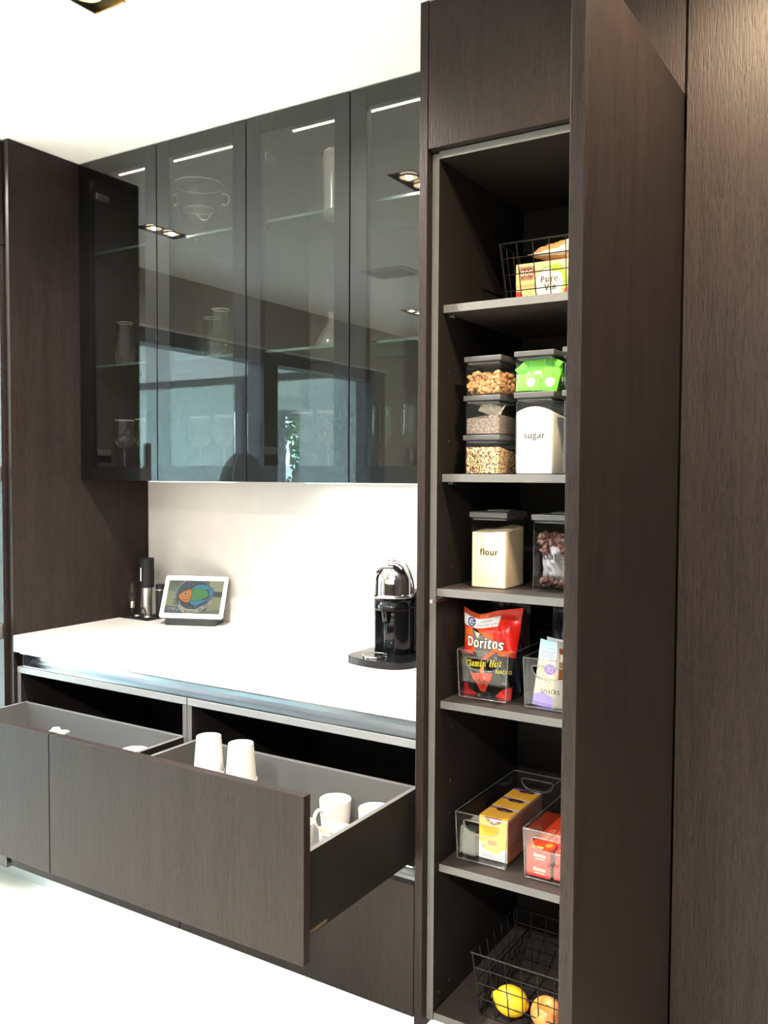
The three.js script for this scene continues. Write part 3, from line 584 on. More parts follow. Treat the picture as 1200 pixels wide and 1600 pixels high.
// ---------------------------------------------------------------- larder, clear bins
function clearBin(label, x0, x1, y0, h, z0, z1, text) {
  const w = x1 - x0, d = z1 - z0, t = thing('clear_bin', label, 'bin', [(x0 + x1) / 2, y0, (z0 + z1) / 2]);
  const tp = 0.006, c = 0.0025;
  const wall = (wd) => {
    const s = new THREE.Shape([[-wd / 2 + tp, 0.005], [wd / 2 - tp, 0.005], [wd / 2, h], [-wd / 2, h]].map((p) => new THREE.Vector2(...p)));
    const hw = wd * 0.33, ht = h * 0.86, hb = h * 0.62, hole = new THREE.Path();
    hole.moveTo(-hw + 0.006, ht); hole.quadraticCurveTo(-hw - 0.004, ht, -hw, ht - 0.010); hole.bezierCurveTo(-hw + 0.006, hb + 0.004, -hw + 0.016, hb, -hw + 0.03, hb);
    hole.lineTo(hw - 0.03, hb); hole.bezierCurveTo(hw - 0.016, hb, hw - 0.006, hb + 0.004, hw, ht - 0.010); hole.quadraticCurveTo(hw + 0.004, ht, hw - 0.006, ht); hole.closePath();
    s.holes.push(hole); return [s, hole];
  };
  const [s, hole] = wall(w);
  const g = new THREE.ExtrudeGeometry(s, { depth: c, bevelEnabled: false, curveSegments: 8 });
  const rim = () => { const pts = hole.getPoints(8).map((p) => [p.x, p.y, c / 2]); pts.pop(); return tube(pts, 0.0020, 60, 6, true); };
  const f = part('front_wall', g, clear, t, [0, 0, d / 2 - c]); part('grip_rim', rim(), clearRim, f);
  const b = part('back_wall', g, clear, t, [0, 0, -d / 2]); part('grip_rim', rim(), clearRim, b);
  for (const q of [-1, 1]) part('side_wall', bx(-c / 2, c / 2, 0.005, h, -d / 2 + c, d / 2 - c, 0.0008).applyMatrix4(new THREE.Matrix4().makeShear(q * tp / h, 0, 0, 0, 0, 0)), clear, t, [q * (w / 2 - tp - c / 2), 0, 0]);
  part('floor_plate', bx(-w / 2 + tp, w / 2 - tp, 0.003, 0.006, -d / 2 + 0.001, d / 2 - 0.001, 0.001), clear, t);
  part('top_rim', mergeGeometries([tube([[-w / 2, h, d / 2], [w / 2, h, d / 2]], 0.0014, 4), tube([[-w / 2, h, -d / 2], [w / 2, h, -d / 2]], 0.0014, 4), tube([[-w / 2, h, -d / 2], [-w / 2, h, d / 2]], 0.0014, 4), tube([[w / 2, h, -d / 2], [w / 2, h, d / 2]], 0.0014, 4)]), clearRim, t);
  part('corner_rib', mergeGeometries([tube([[-w / 2 + tp, 0.005, d / 2 - 0.0012], [-w / 2, h, d / 2 - 0.0012]], 0.0015, 4), tube([[w / 2 - tp, 0.005, d / 2 - 0.0012], [w / 2, h, d / 2 - 0.0012]], 0.0015, 4), tube([[-w / 2 + tp, 0.005, d / 2 - 0.0012], [w / 2 - tp, 0.005, d / 2 - 0.0012]], 0.0015, 4)]), clearRim, t);
  for (const [a, e] of [[-1, -1], [-1, 1], [1, -1], [1, 1]]) part('foot', cyl(0.005, 0.003, 12).translate(a * (w / 2 - 0.016), 0.0016, e * (d / 2 - 0.016)), clearRim, t);
  if (text) print('lettering', 0.078, 0.029, lettering(text, '52px sans-serif', '#1d1a19'), t, [text === 'pasta' ? 0.012 : 0, h * 0.40, d / 2 + 0.0005], [0, 0, 0], { transparent: true });
  return t;
}
clearBin('clear plastic bin holding the red chip bag on the fourth shelf', 0.062, 0.197, S4 + 0.0005, 0.120, 0.17, 0.528, 'chips');
clearBin('clear plastic bin of snack bars beside the open door on the fourth shelf', 0.236, 0.371, S4 + 0.0005, 0.120, 0.17, 0.530, 'snacks');
clearBin('clear plastic bin holding the yellow tea boxes on the fifth shelf', 0.062, 0.201, S5 + 0.0005, 0.120, 0.17, 0.530, '');
clearBin('clear plastic bin of red pasta boxes beside the open door on the fifth shelf', 0.244, 0.381, S5 + 0.0005, 0.120, 0.17, 0.537, 'pasta');

// chip bag
{
  const tx = canvasTex(512, 640, (g, w, h) => {
    const gr = g.createLinearGradient(0, 0, w, 260); gr.addColorStop(0, '#b8341c'); gr.addColorStop(0.35, '#cf4a1e'); gr.addColorStop(0.7, '#c01d14'); gr.addColorStop(1, '#b5170f'); g.fillStyle = gr; g.fillRect(0, 0, w, h);
    poly(g, [[0, 150], [110, 120], [470, 240], [512, 300], [380, 330], [60, 300]], '#cf5a22'); poly(g, [[300, 200], [512, 150], [512, 280], [400, 290]], '#c3150f');
    poly(g, [[0, 300], [512, 330], [512, 640], [0, 640]], '#141211'); poly(g, [[0, 240], [60, 250], [120, 330], [0, 330]], '#c8281a');
    poly(g, [[90, 120], [330, 245], [270, 340], [150, 340]], '#6e675f'); poly(g, [[90, 118], [150, 130], [210, 180], [160, 165]], '#1d1a18'); poly(g, [[118, 140], [180, 160], [160, 205]], '#c9bfa8');
    g.fillStyle = '#cfd0d2'; g.fillRect(0, 42, 330, 76); g.fillStyle = '#e6e4e6'; g.fillRect(112, 42, 208, 74);
    ell(g, 78, 80, 36, 36, '#1d2f6c'); g.strokeStyle = '#e8ecf4'; g.lineWidth = 7; g.beginPath(); g.arc(78, 80, 20, 0.6, 5.4); g.stroke(); g.fillStyle = '#e8ecf4'; g.fillRect(64, 76, 44, 7);
    g.fillStyle = '#6a6678'; g.font = '24px sans-serif'; g.textAlign = 'left'; g.fillText('FLAVORED', 150, 72); g.font = '17px sans-serif'; g.fillText('TORTILLA CHIPS   NET WT', 122, 102);
    g.save(); g.rotate(0.06); g.font = 'bold 104px sans-serif'; g.textAlign = 'center'; g.lineWidth = 12; g.strokeStyle = '#3a302c'; g.strokeText('Doritos', 240, 262); g.fillStyle = '#f1e6de'; g.fillText('Doritos', 240, 262); g.restore();
    poly(g, [[200, 360], [330, 272], [352, 290], [250, 362]], '#d9541c'); poly(g, [[255, 362], [345, 300], [362, 310], [290, 364]], '#3a100c');
    g.save(); g.rotate(-0.06); g.font = 'italic bold 62px serif'; g.fillStyle = '#e9d21e'; g.textAlign = 'center'; g.fillText("Flamin' Hot", 190, 424); g.restore();
    g.font = 'bold 40px sans-serif'; g.fillStyle = '#d9cf3e'; g.fillText('NACHO', 356, 452);
    poly(g, [[186, 440], [226, 400], [240, 452], [216, 470]], '#f08030');
    poly(g, [[92, 470], [330, 452], [318, 500], [268, 560], [226, 606], [188, 600], [140, 530]], '#d23a20'); for (let k = 0; k < 70; k++) { const a = 110 + 200 * hash(k, 3), b = 470 + 110 * hash(k, 8); if (Math.abs(a - 215) < (600 - b) * 0.8) ell(g, a, b, 7, 5, hash(k, 5) > 0.5 ? '#e46a34' : '#a81f16'); }
    poly(g, [[0, 560], [40, 548], [70, 600], [160, 626], [0, 640]], '#a3161c'); poly(g, [[340, 630], [420, 570], [512, 540], [512, 640]], '#c92320'); g.fillStyle = '#bdb8b0'; g.font = '26px sans-serif'; g.fillText('9 oz', 420, 530);
  });
  const m = tag(part('chip_bag', pillow(0.140, 0.212, 0.046, { crease: 0.24, k: 3, taper: 0.22, topline: 0.10, nu: 44, nv: 56 }), phys({ color: 0xffffff, map: tx, roughness: 0.30, specularIntensity: 0.9 }), scene, [0.127, S4 + 0.1075, 0.478]), 'red and black tortilla chip bag standing in the left clear bin', 'bag');
  m.rotation.set(-0.10, 0.05, -0.02);
  const dark = (w, h, c, pos, rot, label, k) => { const b = tag(part('snack_bag', pillow(w, h, h > 0.15 ? 0.05 : 0.026, { crease: 0.22, k }), std(c, 0.3), scene, pos), label, 'bag'); b.name = numbered('snack_bag'); b.rotation.set(...rot); };
  dark(0.105, 0.215, [0.022, 0.006, 0.012], [0.138, S4 + 0.118, 0.378], [-0.05, 0.05, 0.03], 'dark maroon snack bag directly behind the red chip bag', 12);
  dark(0.115, 0.21, [0.014, 0.013, 0.022], [0.304, S4 + 0.116, 0.385], [-0.05, -0.05, -0.03], 'blackish blue snack bag at the back behind the snack bars', 15);
  dark(0.075, 0.12, [0.02, 0.035, 0.10], [0.150, S4 + 0.070, 0.432], [-0.05, 0.05, 0.05], 'small blue and red bag low behind the chip bag', 18);
}
// snack bars
{
  const tx = canvasTex(128, 384, (g, w, h) => {
    g.fillStyle = '#dcd3c2'; g.fillRect(0, 0, w, h); const gr = g.createLinearGradient(0, 0, 0, 120); gr.addColorStop(0, '#8fb9c6'); gr.addColorStop(1, '#d4dde0'); g.fillStyle = gr; g.fillRect(0, 0, w, 110);
    g.fillStyle = '#5c7280'; g.font = '15px serif'; g.textAlign = 'center'; g.fillText('the better', 64, 46); for (let k = 0; k < 4; k++) g.fillRect(20, 58 + k * 11, 88 - 9 * (k % 2), 3);
    for (let k = 0; k < 150; k++) ell(g, 128 * hash(k, 1), 140 + 190 * hash(k, 2), 5, 4, ['#d9b58a', '#e3c99c', '#cfa07c', '#e7d7b6', '#d69a92'][k % 5]);
    ell(g, 84, 160, 34, 32, '#9a78cc'); g.strokeStyle = '#d6c8ee'; g.lineWidth = 4; g.beginPath(); g.moveTo(62, 156); g.lineTo(82, 148); g.lineTo(72, 176); g.stroke(); g.beginPath(); g.ellipse(96, 162, 8, 13, 0.2, 0, 7); g.stroke();
    poly(g, [[0, 320], [60, 296], [128, 322], [128, 384], [0, 384]], '#9c86cf'); g.fillStyle = '#7f68b8'; g.fillRect(0, 362, 128, 22);
  });
  const bar1 = pillow(0.050, 0.155, 0.013, { crease: 0.2, k: 31, nu: 12, nv: 24 });
  const mk = (mat, pos, rot, label) => { const m = part('snack_bar', bar1, mat, scene, pos); m.name = numbered('snack_bar'); m.rotation.set(...rot); tag(m, label, 'snack bar', 'wrapped bars in the right snack bin'); };
  mk(std(0xffffff, 0.4, { map: tx }), [0.285, S4 + 0.083, 0.505], [-0.06, 0.1, -0.10], 'pale blue and purple wrapped snack bar, frontmost at the left of the snack bin');
  const silver = std([0.55, 0.53, 0.52], 0.25, { metalness: 0.5 }), brown = canvasTex(64, 192, (g, w, h) => { g.fillStyle = '#b9b2aa'; g.fillRect(0, 0, w, h); g.fillStyle = '#8a4a22'; g.fillRect(8, 20, 48, 90); g.fillStyle = '#d8d2ca'; g.fillRect(10, 36, 40, 22); });
  mk(std(0xffffff, 0.3, { map: brown }), [0.322, S4 + 0.083, 0.500], [-0.05, 1.15, -0.06], 'brown and silver wrapped snack bar on edge, second from the left');
  mk(silver, [0.343, S4 + 0.082, 0.498], [-0.05, 1.2, -0.05], 'plain silver wrapped snack bar on edge against the bin right side');
  mk(std([0.45, 0.50, 0.52], 0.35), [0.290, S4 + 0.083, 0.468], [-0.05, 0.05, -0.06], 'pale blue wrapped snack bar hidden behind the purple one');
}
// tea boxes
{
  const front = canvasTex(256, 352, (g, w, h) => {
    const gr = g.createLinearGradient(0, 0, 0, h); gr.addColorStop(0, '#e6a21c'); gr.addColorStop(0.6, '#efb738'); gr.addColorStop(1, '#e9c05a'); g.fillStyle = gr; g.fillRect(0, 0, w, h);
    poly(g, [[0, 210], [60, 236], [200, 262], [256, 236], [256, 352], [0, 352]], '#c9cbd2');
    poly(g, [[46, 0], [206, 0], [202, 30], [176, 48], [124, 66], [74, 40]], '#6b2430'); g.fillStyle = '#f0d9c8'; g.font = 'italic bold 32px serif'; g.textAlign = 'center'; g.fillText('yogi', 124, 38);
    g.fillStyle = '#6d4a1e'; g.font = '27px serif'; g.fillText('Jasmine Berry', 124, 130); g.font = '13px serif'; g.fillText('tea', 60, 100); g.fillStyle = '#a87a30'; g.fillRect(40, 142, 170, 3);
    ell(g, 122, 246, 64, 48, '#d8c65c'); ell(g, 122, 214, 56, 26, '#e3d070'); ell(g, 120, 212, 46, 20, '#d9602a'); ell(g, 128, 208, 28, 11, '#e98448');
    for (const [x, y, c] of [[44, 240, '#9fae5a'], [60, 272, '#d2cc42'], [30, 222, '#b8bf70'], [170, 280, '#d6cf3c'], [196, 264, '#a9b54c'], [40, 256, '#c98a58'], [178, 236, '#c3b04a']]) ell(g, x, y, 18, 11, c, 0.5);
    g.fillStyle = '#85868c'; g.font = 'bold 13px sans-serif'; g.textAlign = 'left'; g.fillText('organic', 10, 300); for (let k = 0; k < 3; k++) g.fillRect(10, 312 + 10 * k, 120, 3); ell(g, 226, 332, 15, 15, '#e6e8dc'); g.fillStyle = '#6c7a3c'; g.font = '12px sans-serif'; g.fillText('USDA', 210, 336); g.fillText('16', 180, 336);
  });
  const top = canvasTex(256, 224, (g, w, h) => { g.fillStyle = '#dba437'; g.fillRect(0, 0, w, h); g.fillStyle = '#7a5a94'; g.fillRect(0, 0, w, 36); g.fillStyle = '#b4b0b4'; g.fillRect(150, 0, 106, 36); ell(g, 140, 44, 74, 34, '#3c141c'); g.fillStyle = '#d9c0b0'; g.font = 'italic bold 26px serif'; g.textAlign = 'center'; g.fillText('yogi', 140, 64); g.fillStyle = '#b08028'; g.font = '20px serif'; g.fillText('Jasmine Berry', 128, 130); });
  const side = canvasTex(192, 256, (g, w, h) => { g.fillStyle = '#c08a62'; g.fillRect(0, 0, w, h); g.fillStyle = '#b29a9c'; g.fillRect(24, 40, 150, 120); g.fillStyle = '#6a4c42'; g.fillRect(24, 34, 140, 5); g.fillRect(24, 166, 140, 5); for (let k = 0; k < 4; k++) g.fillRect(40 + 28 * k, 190, 10, 34); });
  const t = thing('tea_box', 'yellow tea box with a cup picture, frontmost of three in the clear bin', 'box', [0.1515, S5 + 0.0075, 0.4655], 0, 'yellow tea boxes in a row');
  const w = 0.077, h = 0.106, d = 0.072;
  part('carton', bx(-w / 2, w / 2, 0, h, -d / 2, d / 2, 0.001), std([0.70, 0.42, 0.10], 0.6), t);
  print('front_print', w - 0.001, h - 0.001, front, t, [0, h / 2, d / 2 + 0.0003]); print('top_print', w - 0.001, d - 0.001, top, t, [0, h + 0.0003, 0], [-Math.PI / 2, 0, 0]); print('side_print', d - 0.001, h - 0.001, side, t, [w / 2 + 0.0003, h / 2, 0], [0, Math.PI / 2, 0]);
  copyOf(t, [0.1505, S5 + 0.0075, 0.392], 0, 'yellow tea box in the middle of the row of three');
  copyOf(t, [0.1500, S5 + 0.0075, 0.3185], 0, 'yellow tea box at the back of the row of three');
  tag(part('packet', bx(-0.017, 0.017, 0, 0.066, -0.02, 0.02, 0.004), std([0.06, 0.065, 0.055], 0.5), scene, [0.091, S5 + 0.0075, 0.495]), 'small grey green packet left of the front tea box', 'packet');
}
// pasta boxes
{
  const front = canvasTex(256, 128, (g, w, h) => { g.fillStyle = '#d92f2c'; g.fillRect(0, 0, w, h); g.fillStyle = '#f6d7c0'; g.textAlign = 'center'; g.font = 'bold 48px sans-serif'; g.fillText('Banza', 142, 72); g.font = 'bold 20px sans-serif'; g.fillText('SPAGHETTI', 142, 98); });
  const top = canvasTex(128, 512, (g, w, h) => { g.fillStyle = '#e0401c'; g.fillRect(0, 0, w, h); g.save(); g.translate(64, 330); g.rotate(-Math.PI / 2); g.fillStyle = '#f2b27c'; g.textAlign = 'center'; g.font = 'bold 44px sans-serif'; g.fillText('BANZA', 30, -8); g.font = 'bold 26px sans-serif'; g.fillText('SPAGHETTI', 30, 28); g.restore(); g.fillStyle = '#f0b060'; g.fillRect(14, 478, 66, 26); ell(g, 96, 440, 18, 26, '#f28a2c'); });
  const t = thing('pasta_box', 'red pasta box lying flat, upper one at the front left of its bin', 'box', [0.2795, S5 + 0.0415, 0.41], 0, 'red pasta boxes');
  const w = 0.058, h = 0.032, d = 0.235;
  part('carton', bx(-w / 2, w / 2, 0, h, -d / 2, d / 2, 0.001), std([0.66, 0.06, 0.03], 0.55), t);
  print('front_print', w - 0.001, h - 0.001, front, t, [0, h / 2, d / 2 + 0.0003]); print('top_print', w - 0.001, d - 0.001, top, t, [0, h + 0.0003, 0], [-Math.PI / 2, 0, 0]);
  part('side_print', bx(w / 2, w / 2 + 0.0004, 0.001, h - 0.001, -d / 2 + 0.001, d / 2 - 0.001, 0.0001), std([0.36, 0.26, 0.22], 0.6), t);
  copyOf(t, [0.2795, S5 + 0.0085, 0.411], 0, 'red pasta box lying flat, lower one at the front left of its bin');
  copyOf(t, [0.344, S5 + 0.0085, 0.405], 0.01, 'red pasta box lying flat on the bin floor at the right');
  const u = copyOf(t, [0.346, S5 + 0.0415, 0.40], 0, 'red pasta box in the middle of the right pasta stack');
  copyOf(u, [0.346, S5 + 0.0745, 0.385], 0, 'red pasta box on top of the right pasta stack');
}

// ---------------------------------------------------------------- larder floor: wire basket with fruit
wireBasket('wire_basket', 'black wire basket on the larder floor holding a lemon and an apple', 0.124, 0.424, S6, 0.30, 0.562, 0.155);
{
  const pts = []; for (let k = 0; k <= 36; k++) { const a = k / 36 * Math.PI, y = -Math.cos(a); let r = Math.sin(a) ** 0.86 * 0.035, h = y * 0.040; if (y > 0.9) { h += (y - 0.9) * 0.085; r = Math.max(r * 0.85, y < 0.995 ? 0.006 : 0.0001); } if (y < -0.94) h += (y + 0.94) * 0.07; pts.push([Math.max(0.0001, r), h]); }
  const lem = tag(part('lemon', lathe(pts, 36).rotateZ(1.35), phys({ color: [0.86, 0.50, 0.02], roughness: 0.42, bumpMap: dataTex(128, 128, (i, j) => { const v = 120 + 120 * noise(i / 3, j / 3); return [v, v, v]; }, false), bumpScale: 0.0006 }), scene, [0.208, S6 + 0.039, 0.512]), 'yellow lemon in the bottom wire basket', 'lemon');
  lem.rotation.set(0, 0.25, 0.05);
  const ap = []; for (let k = 0; k <= 36; k++) { const a = k / 36 * Math.PI, s = Math.sin(a), c = -Math.cos(a); ap.push([Math.max(0.0002, 0.038 * s ** 0.8 * (1 - 0.08 * (c < 0 ? -c : 0))), 0.036 * c - 0.013 * Math.exp(-((s / 0.33) ** 2)) * Math.sign(c)]); }
  const t = thing('apple', 'red and yellow apple right of the lemon in the bottom wire basket', 'apple', [0.300, S6 + 0.040, 0.515]);
  const tx = canvasTex(256, 128, (g, w, h) => { g.fillStyle = '#d9a04a'; g.fillRect(0, 0, w, h); for (let k = 0; k < 900; k++) { const x = 256 * hash(k, 21), y = 128 * hash(k, 22); const red = Math.max(0, Math.sin(x / 256 * 6.28 + 0.4)) * 0.9 * (y / 128) + 0.25 * (y / 128); g.globalAlpha = 0.30 * red + 0.02; ell(g, x, y, 4, 14, '#c0323c'); } g.globalAlpha = 1; });
  part('flesh', lathe(ap, 40), phys({ color: 0xffffff, map: tx, roughness: 0.35 }), t); part('stem', tube([[0, 0.018, 0], [0.001, 0.026, 0.001], [0.003, 0.030, 0.002]], 0.0011, 8, 6), std([0.08, 0.05, 0.02], 0.8), t);
  t.rotation.set(0.35, 0.6, -0.1);
}

// ---------------------------------------------------------------- worktop: coffee machine
{
  const t = thing('coffee_machine', 'black capsule coffee machine with a chrome dome on the countertop', 'coffee machine', [-0.303, YC, 0.228]);
  const sh = new THREE.Shape(); // plan of the base, x right, y = -z
  sh.moveTo(-0.086, 0.17); sh.lineTo(-0.092, -0.08); sh.quadraticCurveTo(-0.092, -0.125, -0.05, -0.132); sh.quadraticCurveTo(0.02, -0.152, 0.075, -0.135); sh.quadraticCurveTo(0.115, -0.115, 0.115, -0.06); sh.lineTo(0.115, 0.17); sh.closePath();
  part('base_plate', new THREE.ExtrudeGeometry(sh, { depth: 0.017, bevelEnabled: true, bevelSize: 0.002, bevelThickness: 0.002, bevelSegments: 3, curveSegments: 16 }).rotateX(-Math.PI / 2).translate(0, 0.002, 0), blackGloss, t);
  const rb = 0.057;
  part('body_shell', lathe([[rb - 0.004, 0.020], [rb, 0.022], [rb, 0.150], [rb - 0.004, 0.150]], 48, 0.62, Math.PI * 2 - 1.30), blackGloss, t);
  part('bay_wall', lathe([[0.0001, 0.021], [0.038, 0.021], [0.036, 0.148], [0.0001, 0.150]], 36), blackGloss, t);
  for (const a of [0.62, -0.68]) part('bay_edge', bx(-0.0015, 0.0015, 0.021, 0.150, 0.034, rb, 0.001).rotateY(a), blackGloss, t);
  part('upper_shell', lathe([[0.0001, 0.148], [rb, 0.148], [rb + 0.0005, 0.152], [rb, 0.186], [0.0001, 0.186]], 48), blackGloss, t);
  part('head_ring', lathe([[0.0001, 0.184], [rb + 0.003, 0.184], [rb + 0.0045, 0.188], [rb + 0.003, 0.194], [rb - 0.002, 0.196]], 48), chrome, t);
  const dome = []; for (let k = 0; k <= 20; k++) { const a = k / 20 * Math.PI / 2; dome.push([Math.max(0.0001, (rb + 0.0005) * Math.cos(a) ** 0.9), 0.194 + 0.030 + 0.064 * Math.sin(a) - 0.030 * (1 - Math.min(1, k / 3))]); }
  part('dome', lathe(dome, 48), chrome, t);
  const band = new THREE.TorusGeometry(rb + 0.002, 0.0065, 12, 40, Math.PI).scale(1, 1.62, 1); part('dome_band', band, chrome, t, [0, 0.194, -0.012], 'polished hoop over the dome');
  const lv = part('lever', new RoundedBoxGeometry(0.034, 0.008, 0.10, 4, 0.0038).rotateX(-0.06), steel, t, [0, 0.276, 0.062]); part('lever_tip', cyl(0.021, 0.010, 28).rotateX(0.75), steel, lv, [0, -0.001, 0.052]);
  part('spout', lathe([[0.0001, 0.112], [0.008, 0.112], [0.011, 0.120], [0.013, 0.150]], 24), blackGloss, t, [0, 0, 0.044]);
  const tray = part('drip_tray', lathe([[0.0001, 0.020], [0.036, 0.020], [0.037, 0.022], [0.037, 0.0265], [0.0345, 0.0268], [0.034, 0.0215], [0.0001, 0.0215]], 40), chrome, t, [-0.005, 0, 0.092]);
  for (let k = 0; k < 11; k++) { const x = -0.030 + 0.006 * k, l = Math.sqrt(0.0345 ** 2 - x * x); part('grille_bar', bx(-0.0016, 0.0016, 0.0235, 0.0262, -l, l, 0.0006), chrome, tray, [x, 0, 0]); }
  const tank = part('water_tank', lathe([[0.0001, 0.021], [0.044, 0.021], [0.046, 0.024], [0.046, 0.196], [0.0001, 0.196]], 40), phys({ color: [0.05, 0.05, 0.055], roughness: 0.15, transmission: 0.2, thickness: 0 }), t, [0.062, 0, -0.082]);
  for (let k = 0; k < 18; k++) part('tank_rib', new THREE.TorusGeometry(0.0462, 0.0013, 5, 32).rotateX(Math.PI / 2), blackMatte, tank, [0, 0.034 + 0.0088 * k, 0]);
  part('tank_lid', lathe([[0.0001, 0.212], [0.043, 0.211], [0.046, 0.207], [0.046, 0.197], [0.0001, 0.197]], 40), std([0.55, 0.56, 0.57], 0.3), tank);
}
// smart display
{
  const t = thing('smart_display', 'white framed smart display showing a painted fish on the countertop', 'display', [-1.228, YC, 0.100], 23.2 * R);
  const til = 28 * R, body = new THREE.Group(); body.name = 'screen_panel'; body.position.set(0, 0.097, 0); body.rotation.x = -til; t.add(body);
  const w = 0.239, h = 0.163;
  const rs = (a, b, r) => { const s = new THREE.Shape(); s.moveTo(-a + r, -b); s.lineTo(a - r, -b); s.quadraticCurveTo(a, -b, a, -b + r); s.lineTo(a, b - r); s.quadraticCurveTo(a, b, a - r, b); s.lineTo(-a + r, b); s.quadraticCurveTo(-a, b, -a, b - r); s.lineTo(-a, -b + r); s.quadraticCurveTo(-a, -b, -a + r, -b); return s; };
  part('back_shell', new THREE.ExtrudeGeometry(rs(w / 2 - 0.001, h / 2 - 0.001, 0.010), { depth: 0.006, bevelEnabled: true, bevelSize: 0.001, bevelThickness: 0.001, bevelSegments: 2 }).translate(0, 0, -0.009), anodised, body);
  const fr = rs(w / 2, h / 2, 0.011); fr.holes.push(new THREE.Path([[-0.105, -0.064], [0.105, -0.064], [0.105, 0.064], [-0.105, 0.064]].map((p) => new THREE.Vector2(...p))));
  part('bezel', new THREE.ExtrudeGeometry(fr, { depth: 0.003, bevelEnabled: false }).translate(0, 0, -0.0015), std([0.82, 0.82, 0.80], 0.25), body);
  const tx = canvasTex(640, 390, (g, W, H) => {
    const gr = g.createLinearGradient(0, 0, 0, H); gr.addColorStop(0, '#5d6a52'); gr.addColorStop(0.45, '#8d916f'); gr.addColorStop(1, '#7c7f6e'); g.fillStyle = gr; g.fillRect(0, 0, W, H);
    g.fillStyle = '#a3a67f'; g.fillRect(0, 130, 120, 170); poly(g, [[460, 0], [640, 0], [640, 120], [500, 130]], '#b4b892'); poly(g, [[520, 120], [640, 130], [640, 190], [520, 180]], '#3f4656'); poly(g, [[480, 200], [640, 190], [640, 330], [470, 350]], '#a5a37a'); poly(g, [[0, 300], [160, 320], [340, 390], [0, 390]], '#596068');
    ell(g, 290, 170, 200, 200, '#8c9498', 0.2); ell(g, 300, 170, 190, 190, '#3d4657', 0.2); poly(g, [[150, 230], [200, 240], [520, 240], [470, 350], [250, 380], [180, 300]], '#343b4a');
    for (let k = 0; k < 60; k++) ell(g, 140 + 330 * hash(k, 41), 10 + 320 * hash(k, 42), 3, 3, '#c3cdd6');
    for (const y of [232, 256, 280]) { g.strokeStyle = '#14181f'; g.lineWidth = 10; g.beginPath(); g.moveTo(90, y); g.quadraticCurveTo(130, y - 14, 170, y + 4); g.stroke(); }
    poly(g, [[150, 230], [176, 290], [250, 330], [350, 336], [470, 270], [520, 220], [526, 270], [430, 350], [330, 390], [230, 390], [160, 330]], '#b9bda6');
    g.lineWidth = 4; g.strokeStyle = '#101820';
    const shp = (pts, c) => { g.beginPath(); g.moveTo(...pts[0]); for (let i = 1; i < pts.length; i += 2) g.quadraticCurveTo(...pts[i], ...pts[(i + 1) % pts.length]); g.closePath(); g.fillStyle = c; g.fill(); g.stroke(); };
    shp([[270, 100], [330, 30], [420, 46], [500, 70], [510, 100], [400, 110], [300, 108]], '#2f95b8'); shp([[260, 240], [300, 300], [360, 290], [430, 260], [500, 210], [380, 230], [300, 232]], '#2c93bd'); shp([[480, 90], [530, 60], [532, 120], [540, 200], [498, 236], [500, 170], [482, 140]], '#2b8fb6');
    shp([[276, 104], [380, 84], [440, 110], [480, 140], [486, 170], [430, 216], [380, 230], [310, 240], [274, 236], [300, 170], [276, 104]], '#4ea24c');
    for (let k = 0; k < 26; k++) { g.strokeStyle = '#3b8a40'; g.lineWidth = 3; g.beginPath(); const x = 310 + 150 * hash(k, 51), y = 115 + 90 * hash(k, 52); g.arc(x, y, 10, -1, 1.2); g.stroke(); }
    g.strokeStyle = '#101820'; g.lineWidth = 4; shp([[128, 186], [180, 110], [272, 102], [304, 170], [262, 258], [180, 262], [128, 186]], '#ee8a1e'); ell(g, 214, 160, 26, 16, '#d9d3b4', -0.3); ell(g, 214, 158, 14, 12, '#2a3a34'); ell(g, 214, 158, 5, 5, '#0a0a0a'); g.beginPath(); g.moveTo(190, 224); g.quadraticCurveTo(230, 236, 256, 222); g.stroke();
    poly(g, [[232, 356], [262, 352], [258, 376], [236, 378]], '#b83238');
    g.fillStyle = '#3c4038'; g.textAlign = 'center'; g.font = 'bold 34px sans-serif'; for (const [s, x, y, r] of [['FYSH', 314, 382, -0.08], ['ME', 414, 344, -0.42], ['BAE', 478, 296, -0.6]]) { g.save(); g.translate(x, y); g.rotate(r); g.fillText(s, 0, 0); g.restore(); }
    g.fillStyle = '#eef0ea'; g.font = '38px sans-serif'; g.fillText('11:54', 76, 346); ell(g, 146, 342, 10, 6, '#eef0ea');
  });
  const s = print('screen', 0.210, 0.128, tx, body, [0, 0, -0.0012], [0, 0, 0], { roughness: 0.1, color: 0x222222, emissive: 0xffffff, emissiveMap: tx, emissiveIntensity: 0.55 });
  part('camera_lens', cyl(0.0016, 0.001, 12).rotateX(Math.PI / 2), blackGloss, body, [0, 0.073, 0.0018]);
  const l = new THREE.RectAreaLight(new THREE.Color(0.9, 1, 0.95), 0.15, 0.2, 0.12); l.position.set(0, 0, 0.004); l.rotation.y = Math.PI; body.add(l);
  const bs = new THREE.Shape(); bs.moveTo(-0.094, 0.035); bs.lineTo(-0.094, -0.030); bs.quadraticCurveTo(-0.094, -0.045, -0.078, -0.045); bs.lineTo(0.078, -0.045); bs.quadraticCurveTo(0.094, -0.045, 0.094, -0.030); bs.lineTo(0.094, 0.035); bs.closePath();
  part('base', new THREE.ExtrudeGeometry(bs, { depth: 0.020, bevelEnabled: true, bevelSize: 0.003, bevelThickness: 0.002, bevelSegments: 3 }).rotateX(-Math.PI / 2).translate(0, 0.003, 0.0), std([0.016, 0.020, 0.020], 0.9), t);
  part('speaker_wedge', bx(-0.09, 0.09, 0.022, 0.115, -0.052, -0.038, 0.006).rotateX(-0.12), std([0.016, 0.020, 0.020], 0.9), t);
}
